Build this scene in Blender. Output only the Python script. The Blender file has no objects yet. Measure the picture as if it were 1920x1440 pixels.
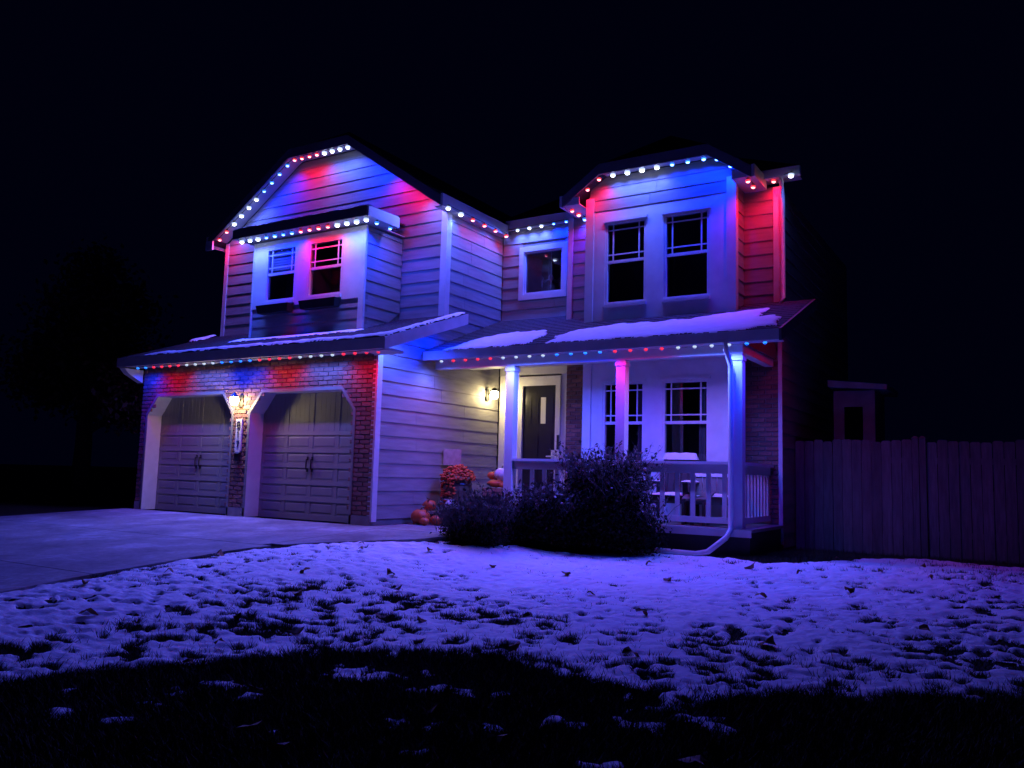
import bpy, math, random
import numpy as np
from mathutils import Vector, Matrix

random.seed(7); rng = np.random.default_rng(7)
S = bpy.context.scene
COL = S.collection

# ------------------------------------------------------------------ camera, sky, exposure
CAM = Vector((14.835, -10.19, 0.854)); YAW, PITCH, ROLL = 0.554, 0.108, 0.028
cd = bpy.data.cameras.new('camera'); cam = bpy.data.objects.new('camera', cd); COL.objects.link(cam)
fw = Vector((-math.sin(YAW)*math.cos(PITCH), math.cos(YAW)*math.cos(PITCH), math.sin(PITCH)))
r0 = Vector((math.cos(YAW), math.sin(YAW), 0)); u0 = r0.cross(fw)
rt = r0*math.cos(ROLL)+u0*math.sin(ROLL); up = -r0*math.sin(ROLL)+u0*math.cos(ROLL)
M = Matrix.Identity(4)
for i in range(3):
    M[i][0] = rt[i]; M[i][1] = up[i]; M[i][2] = -fw[i]; M[i][3] = CAM[i]
cam.matrix_world = M
cd.sensor_width = 36; cd.lens = 36*1574.1/1920; cd.clip_start = .05; cd.clip_end = 2000
S.camera = cam
w = bpy.data.worlds.new('World'); S.world = w; w.use_nodes = True
bgn = w.node_tree.nodes['Background']
bgn.inputs['Color'].default_value = (.06, .10, 1, 1); bgn.inputs['Strength'].default_value = .0035   # moonless night sky
vs = S.view_settings; vs.view_transform = 'Standard'; vs.look = 'None'; vs.exposure = 0; vs.gamma = 1; vs.use_curve_mapping = False
S.render.engine = 'CYCLES'; S.cycles.use_denoising = True; S.cycles.max_bounces = 5; S.cycles.diffuse_bounces = 3
S.cycles.sample_clamp_indirect = 3; S.cycles.use_light_tree = True; S.cycles.transparent_max_bounces = 6

# ------------------------------------------------------------------ materials
MATS = {}
def new_mat(n):
    m = bpy.data.materials.new(n); m.use_nodes = True; MATS[n] = m
    return m, m.node_tree.nodes, m.node_tree.links, m.node_tree.nodes['Principled BSDF']
def mat(n, col, rough=.6, var=.15, scale=6., bump=0., bscale=40., metal=0., spec=.5, rnd=0., stretch=(1, 1, 1)):
    m, N, L, P = new_mat(n)
    P.inputs['Roughness'].default_value = rough; P.inputs['Metallic'].default_value = metal
    P.inputs['Specular IOR Level'].default_value = spec
    tc = N.new('ShaderNodeTexCoord'); mp = N.new('ShaderNodeMapping'); mp.inputs['Scale'].default_value = stretch
    L.new(tc.outputs['Object'], mp.inputs['Vector'])
    no = N.new('ShaderNodeTexNoise'); no.inputs['Scale'].default_value = scale; no.inputs['Detail'].default_value = 6
    L.new(mp.outputs[0], no.inputs['Vector'])
    mr = N.new('ShaderNodeMapRange'); mr.inputs['From Min'].default_value = .3; mr.inputs['From Max'].default_value = .7
    mr.inputs['To Min'].default_value = 1-var; mr.inputs['To Max'].default_value = 1+var
    L.new(no.outputs['Fac'], mr.inputs['Value'])
    val = mr.outputs[0]
    if rnd:
        oi = N.new('ShaderNodeObjectInfo'); ge = N.new('ShaderNodeNewGeometry')
        ad = N.new('ShaderNodeMath'); ad.operation = 'ADD'; L.new(oi.outputs['Random'], ad.inputs[0]); L.new(ge.outputs['Random Per Island'], ad.inputs[1])
        fr = N.new('ShaderNodeMath'); fr.operation = 'FRACT'; L.new(ad.outputs[0], fr.inputs[0])
        m2 = N.new('ShaderNodeMapRange'); m2.inputs['To Min'].default_value = 1-rnd; m2.inputs['To Max'].default_value = 1+rnd
        L.new(fr.outputs[0], m2.inputs['Value'])
        mu = N.new('ShaderNodeMath'); mu.operation = 'MULTIPLY'; L.new(val, mu.inputs[0]); L.new(m2.outputs[0], mu.inputs[1]); val = mu.outputs[0]
    vm = N.new('ShaderNodeVectorMath'); vm.operation = 'SCALE'; vm.inputs[0].default_value = col; L.new(val, vm.inputs['Scale'])
    L.new(vm.outputs[0], P.inputs['Base Color'])
    if bump:
        n2 = N.new('ShaderNodeTexNoise'); n2.inputs['Scale'].default_value = bscale; n2.inputs['Detail'].default_value = 5
        L.new(mp.outputs[0], n2.inputs['Vector'])
        bp = N.new('ShaderNodeBump'); bp.inputs['Strength'].default_value = bump; bp.inputs['Distance'].default_value = .02
        L.new(n2.outputs['Fac'], bp.inputs['Height']); L.new(bp.outputs[0], P.inputs['Normal'])
    return m
def emit(n, col, s=1.):
    m, N, L, P = new_mat(n)
    P.inputs['Base Color'].default_value = (*[min(1, c*.8) for c in col], 1)
    P.inputs['Emission Color'].default_value = (*col, 1); P.inputs['Emission Strength'].default_value = s
    return m
mat('siding', (.27, .265, .265), .6, .17, 2.2, .2, 24, rnd=.06, stretch=(1, 1, 8))
mat('sheathing', (.2, .2, .2), .8)
mat('trim', (.70, .70, .70), .5, .07, 5, .05, 40)
mat('soffit', (.55, .55, .56), .6, .06)
mat('fascia', (.62, .60, .60), .55, .10, 4, .08, 30)
mat('dark_trim', (.13, .13, .14), .5, .1)
mat('brick', (.25, .12, .095), .85, .25, 22, .5, 60, rnd=.30)
mat('mortar', (.23, .21, .20), .9, .12, 30, .3, 90)
mat('shingle', (.055, .055, .06), .9, .5, 26, .8, 45)
mat('snow', (.90, .91, .93), .75, .05, 8, .35, 28)
mat('roof_snow', (.82, .83, .86), .75, .04, 8, .25, 20)
mat('garage_door', (.25, .245, .22), .45, .06, 5, .04, 50)
mat('iron', (.02, .02, .02), .4, .1)
mat('front_door', (.018, .018, .024), .22, .1)
mat('deck', (.32, .30, .28), .7, .2, 8, .2, 40, rnd=.12, stretch=(1, 8, 1))
mat('skirt', (.045, .04, .04), .8, .2)
mat('concrete_base', (.28, .27, .26), .85, .15, 8, .2, 50)
mat('soil', (.03, .026, .02), .95, .35, 9, .8, 30)
mat('grass', (.050, .052, .022), .8, .3, 5, rnd=.4)
mat('leaf_dark', (.017, .022, .012), .8, .3, 8, rnd=.5, spec=.15)
mat('leaf_brown', (.07, .045, .03), .8, .3, 8, rnd=.5, spec=.15)
mat('bark', (.09, .075, .06), .9, .3, 14, .8, 30)
mat('twig', (.10, .085, .07), .8, .3, 14)
mat('dead_leaf', (.24, .10, .035), .7, .3, 14, rnd=.45)
mat('fence_wood', (.16, .14, .125), .85, .3, 7, .4, 40, rnd=.22, stretch=(4, 4, .5))
mat('pumpkin', (.62, .13, .03), .45, .12, 8, .1, 30)
mat('white_pumpkin', (.72, .70, .66), .5, .08, 8, .1, 30)
mat('stem', (.16, .13, .06), .8, .2, 20)
mat('mum', (.58, .09, .02), .7, .2, 20, rnd=.35)
mat('barrel_wood', (.11, .07, .045), .8, .25, 10, .3, 40, stretch=(1, 1, .3))
mat('crate_wood', (.40, .20, .13), .75, .18, 10, .2, 50, rnd=.12)
mat('tub', (.42, .43, .50), .5, .12, 8)
mat('sign_board', (.42, .34, .28), .7, .18, 12, .1, 50)
mat('chair_wood', (.16, .15, .15), .6, .2, 10, .1, 50)
mat('dark_chair', (.030, .028, .028), .6, .2, 10)
mat('lamp_metal', (.02, .02, .02), .4, .1)
mat('plaque', (.72, .70, .64), .5, .05)
mat('metal_white', (.68, .68, .68), .35, .05)
mat('room', (.10, .10, .11), .9, .1)
mat('foyer_wall', (.50, .30, .28), .9, .1)
mat('curtain', (.34, .34, .36), .9, .1, 3)
mat('crystal', (.9, .9, .92), .2, .05)
mat('led_housing', (.05, .05, .05), .5, .1)
mat('shed_wall', (.5, .46, .48), .8, .15)
mat('planter', (.015, .016, .012), .9, .3)
mat('reflection_yellow', (.42, .40, .16), .8, .1)  # yellowish window reflection put in as a surface colour
# concrete with a dusting of snow
m, N, L, P = new_mat('drive'); P.inputs['Roughness'].default_value = .85
tc = N.new('ShaderNodeTexCoord'); a = N.new('ShaderNodeTexNoise'); a.inputs['Scale'].default_value = 1.1; a.inputs['Detail'].default_value = 8; a.inputs['Roughness'].default_value = .65
b = N.new('ShaderNodeTexNoise'); b.inputs['Scale'].default_value = 14; b.inputs['Detail'].default_value = 6
L.new(tc.outputs['Object'], a.inputs['Vector']); L.new(tc.outputs['Object'], b.inputs['Vector'])
cr = N.new('ShaderNodeValToRGB'); cr.color_ramp.elements[0].position = .36; cr.color_ramp.elements[0].color = (.15, .145, .14, 1)
cr.color_ramp.elements[1].position = .56; cr.color_ramp.elements[1].color = (.27, .265, .26, 1)
e = cr.color_ramp.elements.new(.64); e.color = (.36, .36, .365, 1); e = cr.color_ramp.elements.new(.72); e.color = (.44, .44, .45, 1)
mx = N.new('ShaderNodeMath'); mx.operation = 'MULTIPLY_ADD'; mx.inputs[1].default_value = .25
L.new(b.outputs['Fac'], mx.inputs[0]); L.new(a.outputs['Fac'], mx.inputs[2])
sb = N.new('ShaderNodeMath'); sb.operation = 'SUBTRACT'; sb.inputs[1].default_value = .125; L.new(mx.outputs[0], sb.inputs[0])
L.new(sb.outputs[0], cr.inputs['Fac']); L.new(cr.outputs[0], P.inputs['Base Color'])
bp = N.new('ShaderNodeBump'); bp.inputs['Strength'].default_value = .25; bp.inputs['Distance'].default_value = .02; L.new(b.outputs['Fac'], bp.inputs['Height']); L.new(bp.outputs[0], P.inputs['Normal'])
# window glass: thin pane, part mirror, part clear
m, N, L, P = new_mat('glass'); N.remove(P); o = N['Material Output']
lw = N.new('ShaderNodeLayerWeight'); lw.inputs['Blend'].default_value = .5
pw = N.new('ShaderNodeMath'); pw.operation = 'POWER'; pw.inputs[1].default_value = 5; L.new(lw.outputs['Facing'], pw.inputs[0])
fr = N.new('ShaderNodeMath'); fr.operation = 'MULTIPLY_ADD'; fr.inputs[1].default_value = .9; fr.inputs[2].default_value = .07; L.new(pw.outputs[0], fr.inputs[0])
gl = N.new('ShaderNodeBsdfGlossy'); gl.inputs['Roughness'].default_value = .01; tr = N.new('ShaderNodeBsdfTransparent'); tr.inputs['Color'].default_value = (.75, .77, .78, 1)
ms = N.new('ShaderNodeMixShader'); L.new(fr.outputs[0], ms.inputs[0]); L.new(tr.outputs[0], ms.inputs[1]); L.new(gl.outputs[0], ms.inputs[2]); L.new(ms.outputs[0], o.inputs['Surface'])
emit('door_lite', (.55, .5, .45), .22)  # indoor light put into the door pane as a faint glow
emit('globe', (1, .78, .36), 135)
COLS = {  # light colour x watts, bulb core, bulb rim
 'W': ((.075, .135, 1.0), 60, (10, 11.5, 13), (.65, .8, 1.2)),
 'B': ((.0, .02, 1.0), 52, (1.2, 3.2, 12), (.05, .28, 1.2)),
 'R': ((1.0, .0, .04), 9, (9, 2.0, 2.0), (1.0, .05, .08))}
for k, (c, p, core, rim) in COLS.items():
    emit('core'+k, core); emit('rim'+k, rim)
emit('dimcoreW', (.30, .38, .55)); emit('dimrimW', (.62, .75, .85)); emit('dimcoreB', (.0, .08, .8)); emit('dimrimB', (.05, .42, 1.6))
emit('dimcoreR', (.7, .01, .05)); emit('dimrimR', (1.3, .05, .12))

# ------------------------------------------------------------------ mesh helpers
class MB:
    def __init__(s): s.v = []; s.f = []; s.m = []
    def add(s, vs, fs, mi=0):
        o = len(s.v); s.v += [tuple(p) for p in vs]; s.f += [tuple(i+o for i in f) for f in fs]; s.m += [mi]*len(fs); return s
    def box(s, x0, x1, y0, y1, z0, z1, mi=0):
        return s.hexa([(x0, y0, z0), (x1, y0, z0), (x1, y1, z0), (x0, y1, z0), (x0, y0, z1), (x1, y0, z1), (x1, y1, z1), (x0, y1, z1)], mi)
    def hexa(s, p, mi=0):
        return s.add(p, [(3, 2, 1, 0), (4, 5, 6, 7), (0, 1, 5, 4), (1, 2, 6, 5), (2, 3, 7, 6), (3, 0, 4, 7)], mi)
    def prism(s, poly, d, mi=0):
        n = len(poly); d = Vector(d); a = [Vector(p) for p in poly]; b = [p+d for p in a]
        fs = [tuple(range(n))[::-1], tuple(range(n, 2*n))]+[(i, (i+1) % n, n+(i+1) % n, n+i) for i in range(n)]
        return s.add(a+b, fs, mi)
    def quad(s, a, b, c, d, mi=0): return s.add([a, b, c, d], [(0, 1, 2, 3)], mi)
    def tube(s, pts, r, n=8, mi=0, caps=True):
        pts = [Vector(p) for p in pts]; rs = r if isinstance(r, (list, tuple)) else [r]*len(pts); vs = []
        for i, p in enumerate(pts):
            t = (pts[min(i+1, len(pts)-1)]-pts[max(i-1, 0)]).normalized()
            x = t.cross(Vector((0, 0, 1)) if abs(t.z) < .9 else Vector((1, 0, 0))).normalized(); y = t.cross(x)
            vs += [p+rs[i]*(math.cos(2*math.pi*k/n)*x+math.sin(2*math.pi*k/n)*y) for k in range(n)]
        fs = [(i*n+k, i*n+(k+1) % n, (i+1)*n+(k+1) % n, (i+1)*n+k) for i in range(len(pts)-1) for k in range(n)]
        if caps: fs += [tuple(range(n))[::-1], tuple(range((len(pts)-1)*n, len(pts)*n))]
        return s.add(vs, fs, mi)
    def lathe(s, prof, c=(0, 0, 0), n=12, mi=0, rib=0, ribn=8):
        c = Vector(c); vs = []
        for r, z in prof:
            for k in range(n):
                a = 2*math.pi*k/n; rr = r*(1-rib*(abs(math.cos(a*ribn/2))**6)) if rib else r
                vs.append(c+Vector((rr*math.cos(a), rr*math.sin(a), z)))
        fs = [(i*n+k, i*n+(k+1) % n, (i+1)*n+(k+1) % n, (i+1)*n+k) for i in range(len(prof)-1) for k in range(n)]
        fs += [tuple(range(n))[::-1], tuple(range((len(prof)-1)*n, len(prof)*n))]
        return s.add(vs, fs, mi)
    def sphere(s, c, r, n=10, k=6, mi=0, sz=1.):
        return s.lathe([(max(.001, r*math.sin(math.pi*i/k)), -r*sz*math.cos(math.pi*i/k)) for i in range(k+1)], c, n, mi)
    def mesh(s, name, mats, smooth=False):
        me = bpy.data.meshes.new(name); me.from_pydata(s.v, [], s.f)
        for x in (mats if isinstance(mats, (list, tuple)) else [mats]): me.materials.append(MATS[x])
        if any(s.m): me.polygons.foreach_set('material_index', s.m)
        if smooth: me.polygons.foreach_set('use_smooth', [True]*len(s.f))
        me.update(); return me
    def build(s, name, mats, parent=None, smooth=False, **kw):
        return link(name, s.mesh(name, mats, smooth), parent, **kw)
def link(name, me, parent=None, loc=None, label=None, cat=None, group=None, kind=None):
    o = bpy.data.objects.new(name, me); COL.objects.link(o)
    if parent: o.parent = parent
    if loc: o.location = loc
    for k, v in (('label', label), ('category', cat), ('group', group), ('kind', kind)):
        if v: o[k] = v
    return o
def thing(name, label, cat, loc=(0, 0, 0), rz=0., group=None):
    o = link(name, None, None, loc, label, cat, group); o.rotation_euler.z = rz; o.empty_display_size = .1
    return o
def copy_tree(o, parent=None):
    c = o.copy(); COL.objects.link(c)
    if parent: c.parent = parent
    for ch in list(o.children): copy_tree(ch, c)
    return c
def noise2(x, y, sc, seed):
    r = np.random.default_rng(seed); T = r.random((256, 256)); x = np.asarray(x, float)/sc; y = np.asarray(y, float)/sc
    xi = np.floor(x).astype(int); yi = np.floor(y).astype(int); fx = x-xi; fy = y-yi
    fx = fx*fx*(3-2*fx); fy = fy*fy*(3-2*fy); g = lambda i, j: T[i % 256, j % 256]
    return (g(xi, yi)*(1-fx)*(1-fy)+g(xi+1, yi)*fx*(1-fy)+g(xi, yi+1)*(1-fx)*fy+g(xi+1, yi+1)*fx*fy)*2-1
def sm(a, b, x):
    t = np.clip((np.asarray(x, float)-a)/(b-a), 0, 1); return t*t*(3-2*t)
def grid_mesh(name, X, Y, Z, keep, mname, smooth=True):
    ny, nx = X.shape; idx = np.arange(nx*ny).reshape(ny, nx)
    q = np.stack([idx[:-1, :-1], idx[:-1, 1:], idx[1:, 1:], idx[1:, :-1]], -1)[keep]
    used = np.unique(q); rm = np.zeros(nx*ny, int); rm[used] = np.arange(len(used)); q = rm[q]
    co = np.stack([X.ravel(), Y.ravel(), Z.ravel()], 1)[used]
    me = bpy.data.meshes.new(name); me.vertices.add(len(co)); me.vertices.foreach_set('co', co.ravel())
    me.loops.add(q.size); me.loops.foreach_set('vertex_index', q.ravel().astype(np.int32))
    me.polygons.add(len(q)); me.polygons.foreach_set('loop_start', np.arange(0, q.size, 4, dtype=np.int32))
    me.polygons.foreach_set('use_smooth', np.full(len(q), smooth)); me.update(calc_edges=True); me.materials.append(MATS[mname]); return me
def tri_mesh(name, co, mname, nv=3, mi=None, mats=None):
    co = np.asarray(co, float).reshape(-1, 3); n = len(co)//nv
    me = bpy.data.meshes.new(name); me.vertices.add(len(co)); me.vertices.foreach_set('co', co.ravel())
    me.loops.add(len(co)); me.loops.foreach_set('vertex_index', np.arange(len(co), dtype=np.int32))
    me.polygons.add(n); me.polygons.foreach_set('loop_start', np.arange(0, len(co), nv, dtype=np.int32))
    for x in (mats or [mname]): me.materials.append(MATS[x])
    if mi is not None: me.polygons.foreach_set('material_index', np.asarray(mi, np.int32))
    me.update(calc_edges=True); return me
def in_poly(x, y, poly):
    r = np.zeros(np.shape(x), bool); n = len(poly)
    for i in range(n):
        x0, y0 = poly[i]; x1, y1 = poly[(i+1) % n]
        c = ((y0 > y) != (y1 > y)) & (x < (x1-x0)*(y-y0)/(y1-y0+1e-12)+x0); r ^= c
    return r

# ------------------------------------------------------------------ terrain
def zdrive(Y): Y = np.asarray(Y, float); return np.where(Y < 0, np.maximum(.055*Y, -.9), 0.)
def zlawn(Y): Y = np.asarray(Y, float); return np.where(Y < 1.4, np.maximum(-.2-.05*(1.4-Y), -1.1), -.2-.012*np.minimum(Y-1.4, 6))
def gz(X, Y):
    t = sm(7., 10., X); z = (zdrive(Y)-.035)*(1-t)+zlawn(Y)*t
    return z-.14*sm(.2, 3.0, -np.asarray(X, float))
xs = np.concatenate([np.linspace(-260, -30, 12)[:-1], np.arange(-30, 40, .5), np.linspace(40, 260, 12)[1:]])
ys = np.concatenate([np.linspace(-120, -20, 8)[:-1], np.arange(-20, 25, .5), np.linspace(25, 300, 12)[1:]])
X, Y = np.meshgrid(xs, ys); Z = gz(X, Y)
inside = (X > -.4) & (X < 7.9) & (Y < 2.6) & (Y > -30)
Z = np.where(inside, Z-.12, Z)
link('ground', grid_mesh('ground', X, Y, Z, np.ones((len(ys)-1, len(xs)-1), bool), 'soil'), kind='structure')

# driveway and front walk, in concrete slabs with open joints
DR = [(-30, 7.6), (-8, 7.05), (-6, 6.85), (-5.1, 6.63), (-3.9, 6.5), (-2.9, 6.36), (-2.1, 6.6), (-1.4, 7.22), (-.85, 7.72), (-.3, 7.85), (1.4, 7.5)]
DL = [(-30, -.9), (-3, -.75), (-1, -.5), (0, -.28), (.2, -.28)]
drive = link('driveway', None, kind='structure'); drive.empty_display_size = .2
def slab(y0, y1, x0f, x1f, nm='slab'):
    b = MB(); n = max(2, int((y1-y0)/.3)); yy = np.linspace(y0, y1, n+1)
    for i in range(n):
        a, c = yy[i], yy[i+1]; za, zc = float(zdrive(a)), float(zdrive(c))
        b.hexa([(x0f(a), a, za-.12), (x1f(a), a, za-.12), (x1f(c), c, zc-.12), (x0f(c), c, zc-.12), (x0f(a), a, za), (x1f(a), a, za), (x1f(c), c, zc), (x0f(c), c, zc)])
    return b.build(nm, 'drive', drive)
fl = lambda y: float(np.interp(y, [q[0] for q in DL], [q[1] for q in DL])); fr_ = lambda y: float(np.interp(y, [q[0] for q in DR], [q[1] for q in DR]))
for y0, y1 in ((-2.45, -.004), (-4.95, -2.465), (-7.45, -4.965), (-9.95, -7.465), (-14, -9.965), (-20, -14.015)):
    mid = 2.95
    slab(y0, y1, fl, lambda y: mid-.008); slab(y0, y1, lambda y: mid+.008, lambda y: min(fr_(y), 6.3) if y > -2.46 else fr_(y))
slab(-2.3, -.2, lambda y: 6.315, lambda y: max(6.33, fr_(y))); slab(-.185, 1.4, lambda y: 6.0, fr_)

# ------------------------------------------------------------------ snow sheet on the lawn
def snow_t(X, Y):
    yf = np.interp(X, [6, 8.2, 9.08, 9.36, 9.69, 10.1, 10.55, 11.3, 11.94, 12.33, 12.64, 13.05, 13.46, 13.85, 14.25, 14.75, 16, 20], [-9, -8.2, -7.11, -6.5, -5.92, -5.49, -5.14, -4.83, -4.75, -4.96, -5.25, -5.11, -4.5, -4.42, -3.98, -3.66, -3.2, -2.5])
    yb = np.interp(X, [6, 7.6, 7.95, 8.8, 9.5, 10.3, 11.1, 11.9, 12.4, 12.8, 13.4, 20], [3, 1.5, -.75, .2, .45, 1.3, 1.25, 1.0, 1.5, 2.9, 3.45, 3.6])
    xl = np.interp(Y, [q[0] for q in DR], [q[1] for q in DR])+.03
    n = .20*noise2(X, Y, .42, 1)+.36*noise2(X*.8, Y, .17, 2)+.66*noise2(X*.85, Y, .088, 3)+.40*noise2(X, Y, .046, 4)
    big = noise2(X, Y, 1.6, 5)
    a = .70+.18*big-.27*sm(-1.0, -5.0, Y)-.30*sm(12.3, 14.6, X)*sm(3.0, .6, Y)-.06*sm(10.5, 8.5, X)*sm(-2.5, -4.5, Y)
    t = a+n
    e = .18*noise2(X, Y, .5, 6)+.12*noise2(X, Y, .16, 7)+.05*noise2(X, Y, .06, 17)
    dfr = (Y-yf)+e*1.3; dbk = (yb-Y)*1.6+e*.9; dl = (X-xl)+e*.5
    for d, k in ((dfr, .25), (dbk, .12), (dl, .10)):
        t = np.minimum(t, t*0+d/k*.5)
    for px, py, r in ((10.05, -6.85, .10), (10.13, -6.62, .13), (10.2, -6.25, .12), (10.42, -6.0, .10), (10.78, -5.68, .17), (11.05, -5.6, .16), (11.5, -5.64, .15), (11.72, -6.22, .11), (12.5, -5.75, .08), (9.9, -7.2, .08), (12.8, -5.5, .13), (13.2, -5.35, .12), (10.6, -6.4, .07), (11.2, -6.7, .06), (11.9, -5.5, .08), (12.2, -6.0, .07), (11.3, -5.9, .06), (9.6, -6.9, .08), (10.3, -7.1, .06), (12.1, -6.6, .05), (13.0, -6.2, .06), (13.6, -5.6, .07), (9.8, -6.5, .07), (14.2, -5.0, .07)):
        d = np.hypot((X-px)/1.25, Y-py); t = np.maximum(t, (1-d/r)*.40-.20+.66*n)
    return t, big, sm(.25, -.15, dfr)
st = .026
xs = np.arange(6.2, 18.5, st); ys = np.arange(-8.3, 3.7, st); X, Y = np.meshgrid(xs, ys)
T, big, front = snow_t(X, Y)
lump = .008*noise2(X, Y, .3, 8)+.005*noise2(X, Y, .10, 9)+.004*noise2(X, Y, .05, 10)
dim_ = .009*sm(.1, .55, noise2(X, Y*1.15, .13, 61))+.009*sm(.15, .6, noise2(X, Y, .075, 62))+.005*sm(.1, .6, noise2(X, Y, .045, 63))
lump = lump-dim_
H = gz(X, Y)+.013+.019*sm(0, .35, T)*(1-.6*front)+lump*sm(0, .3, T)
Tc = (T[:-1, :-1]+T[1:, 1:]+T[:-1, 1:]+T[1:, :-1])/4
keep = Tc > -.02
H = np.where(T < .0, gz(X, Y)-.004, H)
link('snow', grid_mesh('snow', X, Y, H, keep, 'snow'), kind='structure')
# turf: short dark blades where the snow has melted
def blades(n, x0, x1, y0, y1, h0, h1):
    x = rng.uniform(x0, x1, n); y = rng.uniform(y0, y1, n); t, _, _ = snow_t(x, y)
    k = (t < rng.uniform(-.05, .16, n)+.5*rng.random(n)**6) & (x > np.interp(y, [q[0] for q in DR], [q[1] for q in DR])+.02); x = x[k]; y = y[k]; n = len(x)
    z = gz(x, y)-.005; h = rng.uniform(h0, h1, n); a = rng.uniform(0, 2*math.pi, n); wd = rng.uniform(.003, .006, n); ln = rng.normal(0, .035, (n, 2))
    co = np.empty((n, 3, 3))
    co[:, 0] = np.stack([x-wd*np.cos(a), y-wd*np.sin(a), z], 1); co[:, 1] = np.stack([x+wd*np.cos(a), y+wd*np.sin(a), z], 1)
    co[:, 2] = np.stack([x+ln[:, 0], y+ln[:, 1], z+h], 1); return co
co = np.concatenate([blades(330000, 8.4, 16, -9.4, -3.4, .03, .085), blades(260000, 6.3, 16.5, -5, 3.6, .025, .055), blades(45000, 11.2, 16, .8, 4.2, .03, .09)])
link('grass', tri_mesh('grass', co, 'grass'), kind='stuff')
# fallen leaves
leaf_me = []
for k in range(4):
    b = MB(); pts = []
    for i in range(9):
        a = 2*math.pi*i/9; r = (.040+.012*((i+k) % 2))*(1.25 if i == 0 else 1)*random.uniform(.85, 1.1)
        pts.append((r*math.cos(a), .72*r*math.sin(a), .004+.018*math.cos(a*2+k)))
    b.add([(0, 0, .014)]+pts, [(0, 1+i, 1+(i+1) % 9) for i in range(9)]); leaf_me.append(b.mesh('fallen_leaf', 'dead_leaf'))
def leaf_label(x, y):
    if y < np.interp(x, [9, 10.5, 12, 13.5, 15], [-7.1, -5.1, -4.75, -4.5, -3.6]): return 'curled brown leaf lying in the dark grass nearest the camera'
    if x < 8.3: return 'curled brown leaf on the snow along the driveway edge'
    if x > 12.2: return 'curled brown leaf on the snow towards the board fence'
    if y > -2.8: return 'curled brown leaf on the snow in front of the shrubs'
    return 'curled brown leaf in the middle of the snowy lawn'
spots = [(7.0, -5.3), (7.35, -4.6), (6.75, -3.6), (8.3, -4.9), (8.0, -3.5), (9.2, -5.2), (9.9, -4.3), (9.6, -5.6), (10.3, -4.1), (9.3, -3.4), (11.0, -3.6), (8.8, -2.6), (10.9, -2.2), (11.9, -2.7), (9.0, -1.5), (10.2, -1.2), (11.4, -.9), (12.6, -1.6), (12.2, .2), (13.6, 1.9), (13.3, -.6), (12.9, -3.4), (13.8, -2.4), (7.6, -2.2), (8.1, -1.5), (7.2, -1.9), (8.5, -4.0), (10.6, -4.7), (11.3, -4.4), (12.4, -4.3), (9.5, -6.2), (10.6, -6.5), (11.4, -6.8), (12.0, -6.1), (12.6, -6.4), (13.3, -6.0), (10.9, -7.0), (9.9, -5.0), (8.7, -5.6), (7.9, -5.9), (13.0, 1.0), (12.5, 2.2), (14.0, .6), (11.7, .5), (10.7, .0)]
for x, y in spots:
    x += random.uniform(-.25, .25); y += random.uniform(-.2, .2); t, _, _ = snow_t(np.array([x]), np.array([y]))
    o = link('fallen_leaf', random.choice(leaf_me), None, (x, y, float(gz(x, y))+(.05 if t[0] > .1 else .035)), leaf_label(x, y), 'leaf', 'fallen leaves on the lawn')
    o.rotation_euler = (random.uniform(-.5, .5), random.uniform(-.5, .5), random.uniform(0, 6.28)); s_ = random.uniform(.9, 1.7); o.scale = (s_, s_, s_)

# ------------------------------------------------------------------ the house
W, U1, U2, U2b, U3 = 5.974, 1.748, 3.647, 3.208, 2.704
C2, B0, B1, E = 7.708, 8.337, 10.943, 11.53
house = thing('house', 'two storey suburban house with double garage, clipped gables and covered porch outlined in lights', 'house')
def part(name, b, m, parent=None, smooth=False): return b.build(name, m, parent or house, smooth)
ROW = .222
def siding(wall, axis, c, rows, span, sgn=1):
    """lap boards on a wall: axis 'x' faces -Y at y=c, axis 'y' faces +X at x=c; span(z0,z1) -> list of ((lo0,hi0),(lo1,hi1))"""
    for z0, z1 in rows:
        segs = []
        for (a0, b0), (a1, b1) in span(z0, z1):
            if min(b0-a0, b1-a1) > 1.8:       # butt joint somewhere along a long board
                m_ = max(a0, a1)+random.uniform(.25, .75)*(min(b0, b1)-max(a0, a1)); segs += [((a0, m_-.002), (a1, m_-.002)), ((m_+.002, b0), (m_+.002, b1))]
            else: segs.append(((a0, b0), (a1, b1)))
        for (a0, b0), (a1, b1) in segs:
            if b0-a0 < .02 and b1-a1 < .02: continue
            t0, t1 = .021, .007
            if axis == 'x': p = [(a0, c-t0, z0), (b0, c-t0, z0), (b0, c+.004, z0), (a0, c+.004, z0), (a1, c-t1, z1), (b1, c-t1, z1), (b1, c+.004, z1), (a1, c+.004, z1)]
            else: p = [(c+t0, a0, z0), (c+t0, b0, z0), (c-.004, b0, z0), (c-.004, a0, z0), (c+t1, a1, z1), (c+t1, b1, z1), (c-.004, b1, z1), (c-.004, a1, z1)]
            MB().hexa(p).build('siding_board', 'siding', wall)
def rows(z0, z1, r=ROW):
    o = []; z = z0
    while z < z1-.01: o.append((z, min(z+r, z1))); z += r
    return o
const = lambda a, b: (lambda z0, z1: [((a, b), (a, b))])

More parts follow.
